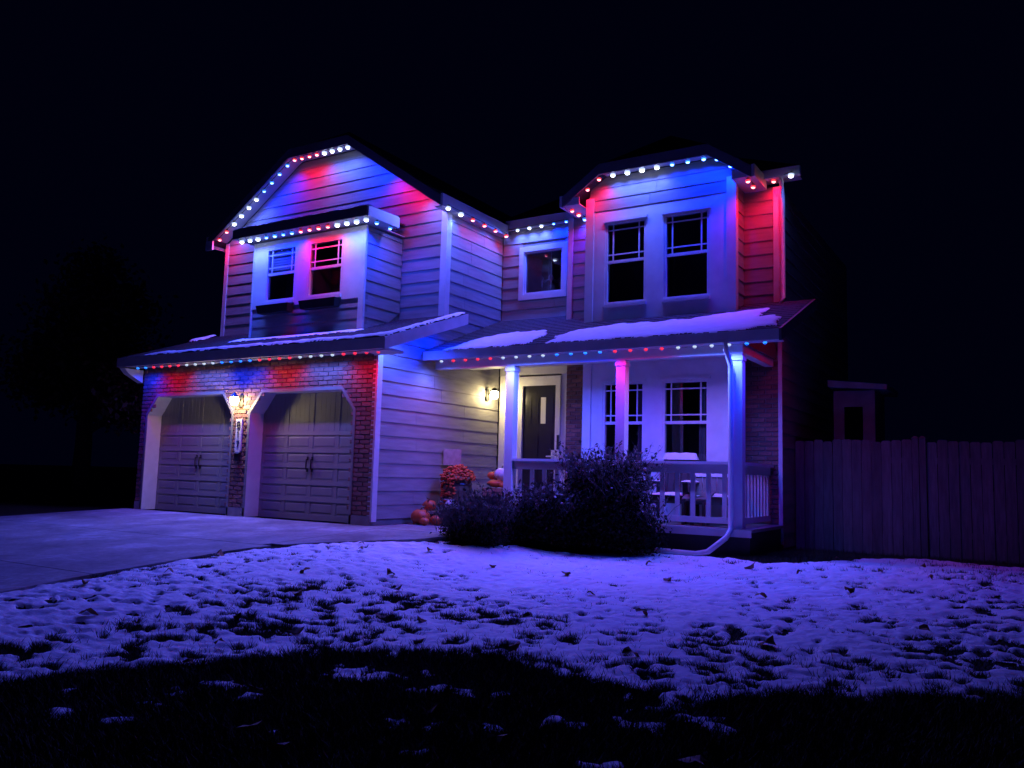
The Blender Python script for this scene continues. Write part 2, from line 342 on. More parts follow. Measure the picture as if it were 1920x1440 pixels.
# --- garage front: brick with two clipped openings
D1, D2, OW, CH, ZC, ZT = .202, 3.104, 2.442, .285, 1.825, 2.184
HG = 2.74
bw = MB()
for x0, x1 in ((0, D1), (D1+OW, D2), (D2+OW, W)): bw.box(x0, x1, .012, .30, 0, ZC)
for x0, x1 in ((0, D1), (D1+OW, D2), (D2+OW, W)): bw.box(x0, x1, .012, .30, ZC, ZT)
bw.box(0, W, .012, .30, ZT, HG)
for d in (D1, D2):
    bw.prism([(d, .012, ZC), (d+CH, .012, ZT), (d, .012, ZT)], (0, .288, 0)); bw.prism([(d+OW, .012, ZC), (d+OW, .012, ZT), (d+OW-CH, .012, ZT)], (0, .288, 0))
gwall = part('brick_wall', bw, 'mortar')
BR = []
def bricks(wall, x0, x1, z0, z1, y, hole=None):
    k = 0; z = z0
    while z+.03 < z1:
        zt = min(z+.065, z1); x = x0-(.1075 if k % 2 else 0)
        while x < x1:
            a, b_ = max(x, x0), min(x+.205, x1)
            if b_-a > .03 and not (hole and hole((a+b_)/2, (z+zt)/2)): BR.append((wall, a, b_, z, zt, y))
            x += .215
        z += .075; k += 1
def ghole(x, z):
    for d in (D1, D2):
        if d-.02 < x < d+OW+.02 and z < ZT-.0:
            e_ = min(x-d, d+OW-x)
            if z < ZC+(e_/CH)*(ZT-ZC)+.02: return True
    return False
bricks(gwall, 0, W, .16, HG, 0, ghole); BR.sort(key=lambda q: q[1] < D2+OW-.1); g_right = sum(q[1] >= D2+OW-.1 for q in BR)
fb = MB()
for x0, x1 in ((0, D1), (D1+OW, D2), (D2+OW, W)): part('foundation_strip', MB().box(x0, x1, -.012, .011, 0, .15), 'concrete_base')
def opening(d):
    P_ = [(d, 0), (d, ZC), (d+CH, ZT), (d+OW-CH, ZT), (d+OW, ZC), (d+OW, 0)]
    ins = lambda k: [(d+k, 0), (d+k, ZC-.42*k), (d+CH+.42*k, ZT-k), (d+OW-CH-.42*k, ZT-k), (d+OW-k, ZC-.42*k), (d+OW-k, 0)]
    b = MB(); Q = ins(-.04); R_ = ins(.012)
    for i in range(5):      # casing lining the reveal, with a narrow face on the brick
        (ax, az), (bx, bz), (cx_, cz_), (dx_, dz_) = Q[i], Q[i+1], R_[i+1], R_[i]
        b.hexa([(ax, -.012, az), (bx, -.012, bz), (bx, -.004, bz), (ax, -.004, az), (dx_, -.012, dz_), (cx_, -.012, cz_), (cx_, -.004, cz_), (dx_, -.004, dz_)], 0)
        (ax, az), (bx, bz) = P_[i], P_[i+1]
        b.hexa([(ax, -.004, az), (bx, -.004, bz), (bx, .33, bz), (ax, .33, az), (dx_, -.004, dz_), (cx_, -.004, cz_), (cx_, .33, cz_), (dx_, .33, dz_)], 1)
    b.build('door_frame', ['garage_door', 'trim'], house)
    dr = part('garage_door', MB().box(d-.05, d+OW+.05, .310, .35, .0, 2.3), 'garage_door')
    zb = [1.51, 1.21, .95, .66, .38, .09]; zt = [2.25, 1.44, 1.14, .88, .59, .31]
    xs_ = [d+.02+(OW-.04)*k/4 for k in range(5)]
    edges = [2.28]+[v for pr in zip(zt, zb) for v in pr]+[.0]
    for k in range(0, len(edges), 2):
        hi, lo = edges[k], edges[k+1]
        if hi-lo > .005: MB().hexa([(d, .297, lo), (d+OW, .297, lo), (d+OW, .311, lo), (d, .311, lo), (d, .301, hi), (d+OW, .301, hi), (d+OW, .311, hi), (d, .311, hi)]).build('rail', 'garage_door', dr)
    for r_ in range(6):
        for k in range(5):
            wv = .05 if k in (0, 4) else .035
            x0, x1 = max(d, xs_[k]-wv), min(d+OW, xs_[k]+wv)
            MB().box(x0, x1, .302, .311, zb[r_]+.001, zt[r_]-.001).build('stile', 'garage_door', dr)
        if r_ == 0:
            for k in range(4):
                for q in range(1, 5):
                    xm = xs_[k]+.035+(xs_[k+1]-xs_[k]-.07)*q/5
                    MB().box(xm-.052, xm+.052, .306, .311, zb[0]+.002, zt[0]-.002).build('plank', 'garage_door', dr)
        else:
            for k in range(4):
                x0, x1 = xs_[k]+.085, xs_[k+1]-.085
                b = MB(); b.hexa([(x0, .304, zb[r_]+.05), (x1, .304, zb[r_]+.05), (x1+.03, .311, zb[r_]+.02), (x0-.03, .311, zb[r_]+.02), (x0, .304, zt[r_]-.05), (x1, .304, zt[r_]-.05), (x1+.03, .311, zt[r_]-.02), (x0-.03, .311, zt[r_]-.02)])
                b.build('door_panel', 'garage_door', dr)
    for s_ in (-1, 1):
        x = d+OW/2+s_*.055; b = MB(); b.tube([(x, .299, .84), (x, .262, .86), (x, .258, .94), (x, .262, 1.02), (x, .299, 1.04)], .012); b.box(x-.02, x+.02, .288, .2965, .81, .87); b.box(x-.02, x+.02, .288, .2965, 1.01, 1.07)
        b.build('handle', 'iron', dr)
opening(D1); opening(D2)

# --- long right-hand side wall (garage below, gable block above)
sw = MB(); sw.prism([(W-.14, .3, 0), (W-.14, .3, 2.75), (W-.14, U1+.02, 3.4), (W-.14, U1+.02, 5.62), (W-.14, U2, 5.62), (W-.14, U2, 0)], (.134, 0, 0)); sidew = part('side_wall', sw, 'sheathing')
def side_span(z0, z1):
    yr0, yr1 = -.02, -.02
    lo = .035
    f_ = lambda z: lo if z < 2.78 else (U1+.045 if z > 3.56 else max(lo, -.5+(z-2.80)/.347))
    return [((f_(z0), U2-.03), (f_(z1), U2-.03))]
siding(sidew, 'y', W, rows(.10, 5.62), side_span)
part('corner_board', MB().box(W-.06, W+.036, -.002, .03, .06, 2.76).box(W+.001, W+.036, .03, .115, .06, 2.76), 'trim')
part('corner_board', MB().box(W-.10, W+.036, U1-.036, U1-.001, 3.6, 5.68).box(W+.001, W+.036, U1-.001, U1+.10, 3.55, 5.62), 'trim')
part('foundation_strip', MB().box(W-.1, W-.012, .3, U2, -.1, .1), 'concrete_base')

# --- left gable wall
L0 = .068; GC = (L0+W)/2; GH, GZ, SL = .80, 7.16, .676
zu = lambda x: GZ-SL*max(0, abs(x-GC)-GH)           # roof underside above the gable
BX0, BX1, BY = 2.17, 4.98, .709; BZ1 = 5.20
gw = MB(); poly = [(L0, U1+.005, 3.3), (W-.15, U1+.005, 3.3), (W-.15, U1+.005, zu(W)), (GC+GH, U1+.005, GZ), (GC-GH, U1+.005, GZ), (L0, U1+.005, zu(L0))]
gw.prism(poly, (0, .14, 0)); gabw = part('gable_wall', gw, 'sheathing')
def gab_span(z0, z1):
    hw = lambda z: GC-L0 if z <= zu(L0) else max(.0, GH+(GZ-z)/SL)
    a0, b0, a1, b1 = max(GC-hw(z0), L0), min(GC+hw(z0), W-.10), max(GC-hw(z1), L0), min(GC+hw(z1), W-.10)
    if z0 < BZ1-.02: return [((a0, BX0+.02), (a1, BX0+.02)), ((BX1-.02, b0), (BX1-.02, b1))]
    return [((a0, b0), (a1, b1))]
siding(gabw, 'x', U1, rows(3.43, GZ-.02), gab_span)
part('corner_board', MB().box(L0-.03, L0+.07, U1-.036, U1-.001, 3.5, zu(L0)-.02), 'trim')

# --- windows
def window(parent, x0, x1, z0, z1, zm, y, grid=True, depth=.6, interior='room', curtain=None, blind=False, sashw=.045):
    fr = MB()
    for a, b_, c, d in ((x0, x1, z1-.04, z1), (x0, x1, z0, z0+.045), (x0, x0+.04, z0+.045, z1-.04), (x1-.04, x1, z0+.045, z1-.04)): fr.box(a, b_, y-.012, y+.07, c, d)
    wn = fr.build('window', 'trim', parent)
    x0 += .04; x1 -= .04; z0 += .045; z1 -= .04
    if zm:
        MB().box(x0, x1, y+.005, y+.05, zm-.024, zm+.024).build('meeting_rail', 'trim', wn)
        MB().box(x0, x1, y+.018, y+.023, zm+.024, z1).build('pane', 'glass', wn); MB().box(x0, x1, y+.034, y+.039, z0, zm-.024).build('pane', 'glass', wn)
        s = MB()
        if grid:
            g = .10; t = .011; lo, hi = zm+.024, z1
            s.box(x0+g-t, x0+g+t, y+.006, y+.017, lo, hi); s.box(x1-g-t, x1-g+t, y+.006, y+.017, lo, hi)
            for zc in (lo+g, hi-g):
                s.box(x0, x0+g-t, y+.006, y+.017, zc-t, zc+t); s.box(x0+g+t, x1-g-t, y+.006, y+.017, zc-t, zc+t); s.box(x1-g+t, x1, y+.006, y+.017, zc-t, zc+t)
            s.build('muntins', 'trim', wn)
    else: MB().box(x0, x1, y+.02, y+.026, z0, z1).build('pane', 'glass', wn)
    X0, X1, Z0, Z1 = x0-.25, x1+.25, z0-.25, z1+.15
    if interior:
        rb = MB(); ya, yb_ = y+.11, y+.11+depth
        rb.quad((X0, yb_, Z0), (X1, yb_, Z0), (X1, yb_, Z1), (X0, yb_, Z1)); rb.quad((X0, ya, Z0), (X0, yb_, Z0), (X0, yb_, Z1), (X0, ya, Z1)); rb.quad((X1, ya, Z0), (X1, ya, Z1), (X1, yb_, Z1), (X1, yb_, Z0))
        rb.quad((X0, ya, Z0), (X1, ya, Z0), (X1, yb_, Z0), (X0, yb_, Z0)); rb.quad((X0, ya, Z1), (X0, yb_, Z1), (X1, yb_, Z1), (X1, ya, Z1))
        rb.build('room_interior', interior, wn)
    if curtain:
        for a, b_ in curtain:
            c = MB(); n = 14
            for i in range(n):
                xa, xb = a+(b_-a)*i/n, a+(b_-a)*(i+1)/n; f_ = lambda q: y+.10+.018*math.sin(q*2.4)
                c.quad((xa, f_(i), z0), (xb, f_(i+1), z0), (xb, f_(i+1), z1), (xa, f_(i), z1))
            c.build('curtain', 'curtain', wn, True)
    if blind:
        for k in range(int((z1-zm)/.05)): MB().box(x0+.01, x1-.01, y+.055, y+.07, zm+.03+k*.05, zm+.072+k*.05).build('blind_slat', 'trim', wn)
    return wn

# --- box window on the garage roof
box = MB()
def garz(y): return 2.90+.347*(y+.44)            # top of the garage roof
zsb = 3.95
b = MB(); b.box(BX0, BX1, BY+.02, BY+.12, garz(BY)-.1, zsb-.02); bxw = part('box_window_wall', b, 'sheathing')
WZ0, WZ1, WZM = 3.98, 5.03, 4.52
wx = [(2.50, 3.30), (3.62, 4.47)]
tb = MB()
def board(x0, x1, z0, z1, y, nm='trim_board', t=.03, m_='trim', par=None): return MB().box(x0, x1, y-t, y, z0, z1).build(nm, m_, par or house)
for x0, x1, zb_ in ((BX0+.0, wx[0][0], 3.88), (wx[0][1], wx[1][0], 3.88), (wx[1][1], BX1-.10, 3.88)): board(x0, x1, zb_, BZ1-.03, BY+.02, t=.035)
for x0, x1 in wx: board(x0, x1, WZ1, BZ1-.03, BY+.02, t=.034)
board(BX1-.098, BX1+.03, 3.33, BZ1-.03, BY+.02, 'corner_board', .045); board(BX0-.03, BX0-.001, 3.33, BZ1-.03, BY+.02, 'corner_board', .045)
for i, (x0, x1) in enumerate(wx):
    window(house, x0, x1, WZ0, WZ1, WZM, BY+.0, blind=(i == 0)); board(x0, x1, WZ0-.055, WZ0, BY+.015, 'sill', .055)
siding(bxw, 'x', BY+.02, rows(garz(BY)+.02, zsb-.05, .2), const(BX0+.002, BX1-.10))
b = MB(); b.prism([(BX1-.02, BY+.13, garz(BY+.13)-.08), (BX1-.02, U1-.01, garz(U1)-.08), (BX1-.02, U1-.01, BZ1-.02), (BX1-.02, BY+.13, BZ1-.02)], (-.05, 0, 0)); bxs = part('box_window_wall', b, 'sheathing')
siding(bxs, 'y', BX1-.015, rows(garz(BY)+.02, BZ1-.03), lambda z0, z1: [((BY+.03, min(U1-.032, max(BY+.05, -.44+(z0-2.9)/.347))), (BY+.03, min(U1-.032, max(BY+.05, -.44+(z1-2.9)/.347))))])
b = MB(); b.prism([(BX0+.02, BY+.13, garz(BY+.13)-.08), (BX0+.02, U1-.01, garz(U1)-.08), (BX0+.02, U1-.01, BZ1-.02), (BX0+.02, BY+.13, BZ1-.02)], (.05, 0, 0)); part('box_window_wall', b, 'siding')
for x0, x1 in wx:      # dark window boxes
    pb = thing('window_box', 'dark window box under the %s upstairs window over the garage' % ('left' if x0 < 3 else 'right'), 'planter', ((x0+x1)/2, BY-.03, 3.74), group='window boxes over the garage')
    hw_ = (x1-x0)/2+.02; bb = MB(); bb.hexa([(-hw_+.03, -.14, 0), (hw_-.03, -.14, 0), (hw_-.03, -.001, 0), (-hw_+.03, -.001, 0), (-hw_, -.17, .15), (hw_, -.17, .15), (hw_, -.001, .15), (-hw_, -.001, .15)]); bb.build('trough', 'planter', pb)
rf = MB(); EX0, EX1, EY = 1.93, 5.30, .36
zr = lambda y: 5.38+.05*(y-EY)
OX, OY = 5.03, 1.16
rf.prism([(EX0, EY, 0), (EX1, EY, 0), (EX1, OY, 0), (OX, OY, 0), (OX, U1-.03, 0), (EX0, U1-.03, 0)], (0, 0, .03))
rf.v = [(x, y, z+zr(y)-.03) for x, y, z in rf.v]
broof = part('box_window_roof', rf, 'shingle')
board(EX0-.001, EX1+.001, 5.20, zr(EY)-.005, EY+.0, 'fascia_board', .03, 'dark_trim', broof)
MB().hexa([(EX1+.001, EY, 5.20), (EX1+.03, EY, 5.20), (EX1+.03, OY, 5.20), (EX1+.001, OY, 5.20), (EX1+.001, EY, zr(EY)-.004), (EX1+.03, EY, zr(EY)-.004), (EX1+.03, OY, zr(EY)+.02), (EX1+.001, OY, zr(EY)+.02)]).build('fascia_board', 'trim', broof)
MB().box(EX0, OX-.001, EY+.002, U1-.032, 5.205, 5.22).box(OX, EX1, EY+.002, OY-.03, 5.205, 5.22).build('soffit', 'soffit', broof)
MB().box(OX, EX1+.029, OY+.001, OY+.03, 5.20, zr(OY)-.034).build('fascia_board', 'trim', broof)

# --- left gable roof (clipped gable)
def gable_roof(gc, gh, gz_, hwid, yf, yb_, nm, th=.13):
    zs = lambda dx: gz_-SL*max(0, dx-gh); zr_ = gz_+gh*SL
    b = MB()
    for s in (-1, 1):
        f = lambda dx, y, dz=0: (gc+s*dx, y, (gz_-SL*(dx-gh))+dz)
        low = [f(gh, yf), f(hwid, yf), f(hwid, yb_), f(0, yb_), f(0, yf+.85)]
        b.prism(low if s < 0 else low[::-1], (0, 0, th))
    b.prism([(gc-gh, yf, gz_), (gc+gh, yf, gz_), (gc, yf+.85, zr_)], (0, 0, th))
    o = part(nm, b, 'shingle')
    for s in (-1, 1):      # barge boards
        d = .035; p0 = (gc+s*gh, gz_); p1 = (gc+s*hwid, gz_-SL*(hwid-gh))
        MB().hexa([(p0[0], yf-d, p0[1]-.06), (p1[0], yf-d, p1[1]-.06), (p1[0], yf-.001, p1[1]-.06), (p0[0], yf-.001, p0[1]-.06), (p0[0], yf-d, p0[1]+.125), (p1[0], yf-d, p1[1]+.125), (p1[0], yf-.001, p1[1]+.125), (p0[0], yf-.001, p0[1]+.125)]).build('barge_board', 'dark_trim', o)
    MB().box(gc-gh+.001, gc+gh-.001, yf-.036, yf-.001, gz_-.06, gz_+.125).build('barge_board', 'dark_trim', o)
    return o
groof = gable_roof(GC, GH, GZ+.005, 3.10, 1.36, 10, 'gable_roof')
for s in (-1, 1):
    xe = GC+s*3.10; ze = GZ-SL*(3.10-GH)
    MB().box(min(xe, xe+s*.05), max(xe, xe+s*.05), 1.33, U2-.12 if s > 0 else 8, ze-.06, ze+.16).build('gutter', 'fascia', groof)
MB().box(GC+2.95, GC+3.099, 1.37, U2-.12, GZ-SL*(3.10-GH)-.055, GZ-SL*(3.10-GH)-.04).build('soffit', 'soffit', groof)
MB().box(GC-3.15, GC-2.94, 1.322, 1.36, GZ-SL*(3.10-GH)-.14, GZ-SL*(3.10-GH)+.06).build('eave_return', 'trim', groof)
sf = MB()
for s in (-1, 1):
    p = [(GC+s*GH, 1.37, GZ-.001), (GC+s*2.96, 1.37, zu(GC+2.96)-.001), (GC+s*2.96, U1-.03, zu(GC+2.96)-.001), (GC+s*GH, U1-.03, GZ-.001)]
    sf.quad(*p)
sf.quad((GC-GH, 1.37, GZ-.001), (GC+GH, 1.37, GZ-.001), (GC+GH, U1-.03, GZ-.001), (GC-GH, U1-.03, GZ-.001)); sf.build('soffit', 'soffit', groof)

# --- garage roof (lean-to)
GE = -.44
gr = MB(); gf = lambda x, y, d: (x, y, garz(y)+d)
gr.hexa([gf(-.16, GE, -.05), gf(6.52, GE, -.05), gf(6.52, U1-.035, -.05), gf(-.16, U1-.035, -.05), gf(-.16, GE, 0), gf(6.52, GE, 0), gf(6.52, U1-.035, 0), gf(-.16, U1-.035, 0)])
garoof = part('garage_roof', gr, 'shingle')
board(-.16, 6.52, 2.715, 2.89, GE-.001, 'gutter', .06, 'fascia', garoof)
MB().box(-.12, 6.49, GE, -.034, 2.738, 2.75).build('soffit', 'soffit', garoof)
MB().hexa([(6.521, GE-.06, 2.70), (6.555, GE-.06, 2.70), (6.555, U1-.06, garz(U1-.06)-.19), (6.521, U1-.06, garz(U1-.06)-.19), (6.521, GE-.06, 2.89), (6.555, GE-.06, 2.89), (6.555, U1-.06, garz(U1-.06)-.005), (6.521, U1-.06, garz(U1-.06)-.005)]).build('barge_board', 'fascia', garoof)
MB().box(6.035, 6.52, GE+.002, -.0, 2.70, 2.737).build('eave_return', 'soffit', garoof)
MB().prism([(-.155, -.03, 2.70), (-.155, GE, 2.70), (-.155, GE+.10, 2.60), (-.155, -.03, 2.45)], (.16, 0, 0)).build('eave_return', 'trim', garoof)
# --- recessed entry wall and small upstairs window
wx0, wx1, wz0, wz1 = 6.387, 7.454, 4.253, 5.318
b = MB()
for a in ((W-.1, wx0+.06, 3.2, 5.7), (wx1-.06, C2+.3, 3.2, 5.7), (wx0+.06, wx1-.06, 3.2, wz0+.06), (wx0+.06, wx1-.06, wz1-.06, 5.7)): b.box(a[0], a[1], U2+.005, U2+.12, a[2], a[3])
ew = part('entry_wall', b, 'sheathing')
def ew_span(z0, z1):
    if z1 > wz0+.05 and z0 < wz1-.05: return [((W+.03, wx0+.05), (W+.03, wx0+.05)), ((wx1-.05, C2+.25), (wx1-.05, C2+.25))]
    return [((W+.03, C2+.25), (W+.03, C2+.25))]
siding(ew, 'x', U2, rows(3.85-ROW*2, 5.70), ew_span)
for a in ((wx0, wx1, wz1-.105, wz1), (wx0, wx1, wz0, wz0+.105), (wx0, wx0+.105, wz0+.105, wz1-.105), (wx1-.105, wx1, wz0+.105, wz1-.105)): board(*a, U2-.005, 'window_casing', .035)
sw_ = window(house, wx0+.10, wx1-.10, wz0+.10, wz1-.10, None, U2-.0, depth=.95, interior='foyer_wall')
ch = thing('chandelier', 'pale hanging chandelier seen through the small square upstairs window', 'chandelier', (6.78, 4.2, 4.62))
MB().tube([(0, 0, .25), (0, 0, .8)], .008, 6).build('rod', 'crystal', ch)
MB().lathe([(.03, .12), (.06, .18), (.02, .26)], (0, 0, 0), 10).build('body', 'crystal', ch, True)
for k in range(6):
    a = k*math.pi/3; c_, s_ = math.cos(a), math.sin(a)
    MB().tube([(0.03*c_, .03*s_, .16), (.15*c_, .15*s_, .10), (.2*c_, .2*s_, .17)], .007, 6).build('arm', 'crystal', ch)
    MB().lathe([(.002, -.09), (.022, -.02), (.002, .05)], (.2*c_, .2*s_, .08), 6).build('drop', 'crystal', ch)
part('roof_eave_board', MB().box(W+.13, 8.05, U2-.14, U2-.105, 5.66, 5.86), 'fascia'); part('soffit', MB().box(W+.10, 8.05, U2-.104, U2-.0, 5.69, 5.70), 'soffit')
part('main_roof', MB().hexa([(5.9, U2-.12, 5.79), (8.6, U2-.12, 5.79), (8.6, 9, 8.5), (5.9, 9, 8.5), (5.9, U2-.12, 5.87), (8.6, U2-.12, 5.87), (8.6, 9, 8.58), (5.9, 9, 8.58)]), 'shingle')
# entry: door, casing, header
dz0, dz1, dx0, dx1 = .24, 2.567, 6.543, 7.269
b = MB(); b.box(W, C2, U2+.03, U2+.1, .0, 3.25); part('entry_wall', b, 'sheathing')
board(W+.04, 6.44, .22, 2.78, U2+.02, 'door_casing', .03); board(6.442, dx0, .22, 2.68, U2+.02, 'door_casing', .06); board(dx1, 7.37, .22, 2.68, U2+.02, 'door_casing', .06); board(7.372, C2, .22, 2.78, U2+.02, 'door_casing', .03)
board(dx0, dx1, dz1, 2.68, U2+.02, 'door_casing', .059); board(W+.04, C2, 2.78, 3.0, U2+.02, 'header_board', .05, 'soffit'); board(6.442, 7.37, 2.681, 2.74, U2+.018, 'door_casing', .065)
door = part('front_door', MB().box(dx0, dx1, U2+.012, U2+.05, dz0, dz1), 'front_door')
for k in range(4):
    x = dx0+.075+k*.158
    MB().box(x, x+.105, U2+.002, U2+.013, 1.84, 2.34).build('door_panel' if k != 2 else 'lite', 'front_door' if k != 2 else 'door_lite', door)
for a in ((dx0+.08, dx0+.34), (dx1-.34, dx1-.08)):
    MB().box(*a, U2+.0, U2+.013, .45, 1.05).build('door_panel', 'front_door', door); MB().box(*a, U2+.0, U2+.013, 1.15, 1.66).build('door_panel', 'front_door', door)
MB().tube([(dx1-.06, U2+.01, 1.22), (dx1-.06, U2-.05, 1.22), (dx1-.17, U2-.05, 1.22)], .012).box(dx1-.09, dx1-.03, U2-.004, U2+.011, 1.12, 1.34).build('handle', 'metal_white', door)
MB().box(7.32, 7.365, U2-.055, U2-.041, 1.35, 1.62).build('door_pull', 'iron', door)

# --- right block front plane
rbw = part('brick_wall', MB().box(C2, B0+.1, U2b+.012, U2b+.12, -.1, 3.3), 'mortar'); rbw2 = part('brick_wall', MB().box(B1-.1, E, U2b+.012, U2b+.12, -.25, 3.3), 'mortar')
n0 = len(BR)
bricks(rbw, C2, B0, .22, 3.0, U2b); bricks(rbw2, B1+.02, E-.04, .22, 3.0, U2b)
uw = MB(); uw.box(C2, B0+.1, U2b+.005, U2b+.12, 3.3, 5.6); uw.box(B1-.1, E, U2b+.005, U2b+.12, 3.3, 5.62); upw = part('front_wall', uw, 'sheathing')
R0 = 3.85-ROW*3
siding(upw, 'x', U2b, rows(R0, 5.6), const(C2+.09, B0)); siding(upw, 'x', U2b, rows(R0, 5.6), const(B1, E-.1))
board(C2-.01, C2+.09, 3.4, 5.6, U2b-.002, 'corner_board', .036); board(E-.1, E+.02, 3.5, 5.6, U2b-.002, 'corner_board', .036); board(E-.04, E+.02, -.1, 3.3, U2b-.001, 'corner_board', .036)
rs = MB(); rs.box(E-.12, E-.006, U2b+.12, 9, -.3, 5.6); rsw = part('side_wall', rs, 'sheathing')
siding(rsw, 'y', E-.004, rows(-.15, 5.6), const(U2b+.04, 8.9))
# --- two storey bay
q0, q1, q2, q3 = 8.68, 9.437, 9.753, 10.53
UZ0, UZ1, UZM = 3.80, 5.25, 4.552; RZ0, RZ1, RZM = .86, 2.459, 1.772
by = MB(); by.box(B0+.02, B1-.02, U3+.13, U3+.135, -.2, .0)
for x, xx in ((B0+.005, B0+.08), (B1-.08, B1-.005)): by.box(x, xx, U3+.005, U2b+.01, -.2, 5.75)
bay = part('bay_wall', by, 'sheathing')
for z0, z1, zz0, zz1 in ((3.30, 5.47, UZ0, UZ1), (.22, 2.79, RZ0, RZ1)):
    for x0, x1 in ((B0+.125, q0), (q1, q2), (q3, B1-.125)): board(x0, x1, z0, z1-.0, U3+.10, 'trim_board', .10, par=bay)
    for x0, x1 in ((q0, q1), (q2, q3)):
        board(x0, x1, zz1, z1, U3+.10, 'trim_board', .099, par=bay); board(x0, x1, z0, zz0, U3+.10, 'trim_board', .098, par=bay)
        board(x0-.02, x1+.02, zz0-.05, zz0-.001, U3-.001, 'sill', .05, par=bay); board(x0-.03, x1+.03, zz1+.001, zz1+.05, U3-.001, 'head_trim', .03, par=bay)
for x0, x1 in ((B0-.03, B0+.124), (B1-.124, B1+.03)):
    board(x0, x1, 3.2, 5.72, U3+.10, 'corner_board', .125, par=bay); board(x0, x1, .2, 2.9, U3+.10, 'corner_board', .125, par=bay)
window(bay, q0, q1, UZ0, UZ1, UZM, U3+.02); window(bay, q2, q3, UZ0, UZ1, UZM, U3+.02)
window(bay, q0, q1, RZ0, RZ1, RZM, U3+.02, curtain=[(q1-.16, q1-.05)], depth=1.4); window(bay, q2, q3, RZ0, RZ1, RZM, U3+.02, curtain=[(q3-.2, q3-.05)], depth=1.4)
siding(bay, 'y', B1-.002, rows(R0, 5.5), const(U3+.11, U2b-.03)); siding(bay, 'y', B1-.002, rows(.22, 2.9), const(U3+.11, U2b-.03))
BC, BH, BZ = 9.64, .95, 6.08
zub = lambda dx: BZ-SL*max(0, dx-BH)
bg = MB(); bg.prism([(B0+.02, U3+.015, 5.47), (B1-.02, U3+.015, 5.47), (B1-.02, U3+.015, zub(1.29)), (BC+BH, U3+.015, BZ), (BC-BH, U3+.015, BZ), (B0+.02, U3+.015, zub(1.29))], (0, .1, 0)); bgw = part('bay_gable', bg, 'sheathing')
def bg_span(z0, z1):
    hw = lambda z: min(B1-BC-.02, BH+max(0, BZ-z)/SL) if z < BZ else 0
    return [((BC-hw(z0), BC+hw(z0)), (BC-hw(z1), BC+hw(z1)))]
siding(bgw, 'x', U3+.01, rows(5.475, BZ-.012, .2), bg_span)
bro = gable_roof(BC, BH, BZ+.005, 1.66, 2.42, 8, 'bay_roof')
ze = BZ-SL*(1.66-BH)
for s in (-1, 1):
    xe = BC+s*1.66; MB().box(min(xe, xe+s*.05), max(xe, xe+s*.05), 2.39, 3.1, ze-.05, ze+.15).build('gutter', 'fascia', bro)
    xa, xb = sorted((BC+s*1.34, BC+s*1.655)); MB().box(xa, xb, 2.435, U2b-.04, ze-.03, ze-.018).build('soffit', 'soffit', bro); MB().box(xa, xb, 2.421, 2.434, ze-.03, ze+.10).build('eave_return', 'trim', bro)
MB().quad((BC-BH, 2.43, BZ-.001), (BC+BH, 2.43, BZ-.001), (BC+BH, U3-.02, BZ-.001), (BC-BH, U3-.02, BZ-.001)).build('soffit', 'soffit', bro)
part('main_roof', MB().hexa([(8.0, 3.0, 5.78), (11.86, 3.0, 5.78), (9.0, 9, 8.5), (8.0, 9, 8.5), (8.0, 3.0, 5.85), (11.86, 3.0, 5.85), (9.0, 9, 8.57), (8.0, 9, 8.57)]), 'shingle')
part('gutter', MB().box(11.30, 11.9, 2.95, 3.06, 5.68, 5.82), 'metal_white'); part('soffit', MB().box(11.30, 11.86, 3.061, 3.30, 5.70, 5.715), 'soffit')
part('downspout', MB().tube([(11.60, 3.0, 5.70), (11.60, 3.02, 5.62), (11.58, 3.15, 5.46), (11.585, 3.15, 5.30), (11.585, 3.15, 3.76), (11.58, 3.05, 3.66)], .038, 8), 'metal_white', None, True)
# bricks: the 300 that show largest are single objects, the rest one mesh
full = {}
order = BR[n0:]+BR[:g_right]; rest = BR[g_right:n0]
order, rest = order[:300], order[300:]+rest
for wall, a, b_, z0, z1, y in order:
    key = (round(b_-a, 3), round(z1-z0, 3))
    if key not in full:
        hx, hz = key[0]/2, key[1]/2; q = MB(); e_ = .006
        q.hexa([(-hx+e_, -.004, -hz+e_), (hx-e_, -.004, -hz+e_), (hx, .014, -hz), (-hx, .014, -hz), (-hx+e_, -.004, hz-e_), (hx-e_, -.004, hz-e_), (hx, .014, hz), (-hx, .014, hz)]); full[key] = q.mesh('brick', 'brick')
    link('brick', full[key], wall, ((a+b_)/2, y+random.uniform(-.003, .002), (z0+z1)/2))
q = MB(); q2 = MB()
for wall, a, b_, z0, z1, y in rest:
    yy = y+random.uniform(-.003, .002); e_ = .006
    (q if wall is gwall else q2).hexa([(a+e_, yy-.004, z0+e_), (b_-e_, yy-.004, z0+e_), (b_, yy+.014, z0), (a, yy+.014, z0), (a+e_, yy-.004, z1-e_), (b_-e_, yy-.004, z1-e_), (b_, yy+.014, z1), (a, yy+.014, z1)])
o = q.build('brickwork', 'brick', gwall); o['kind'] = 'stuff'
if q2.v: o = q2.build('brickwork', 'brick', rbw); o['kind'] = 'stuff'

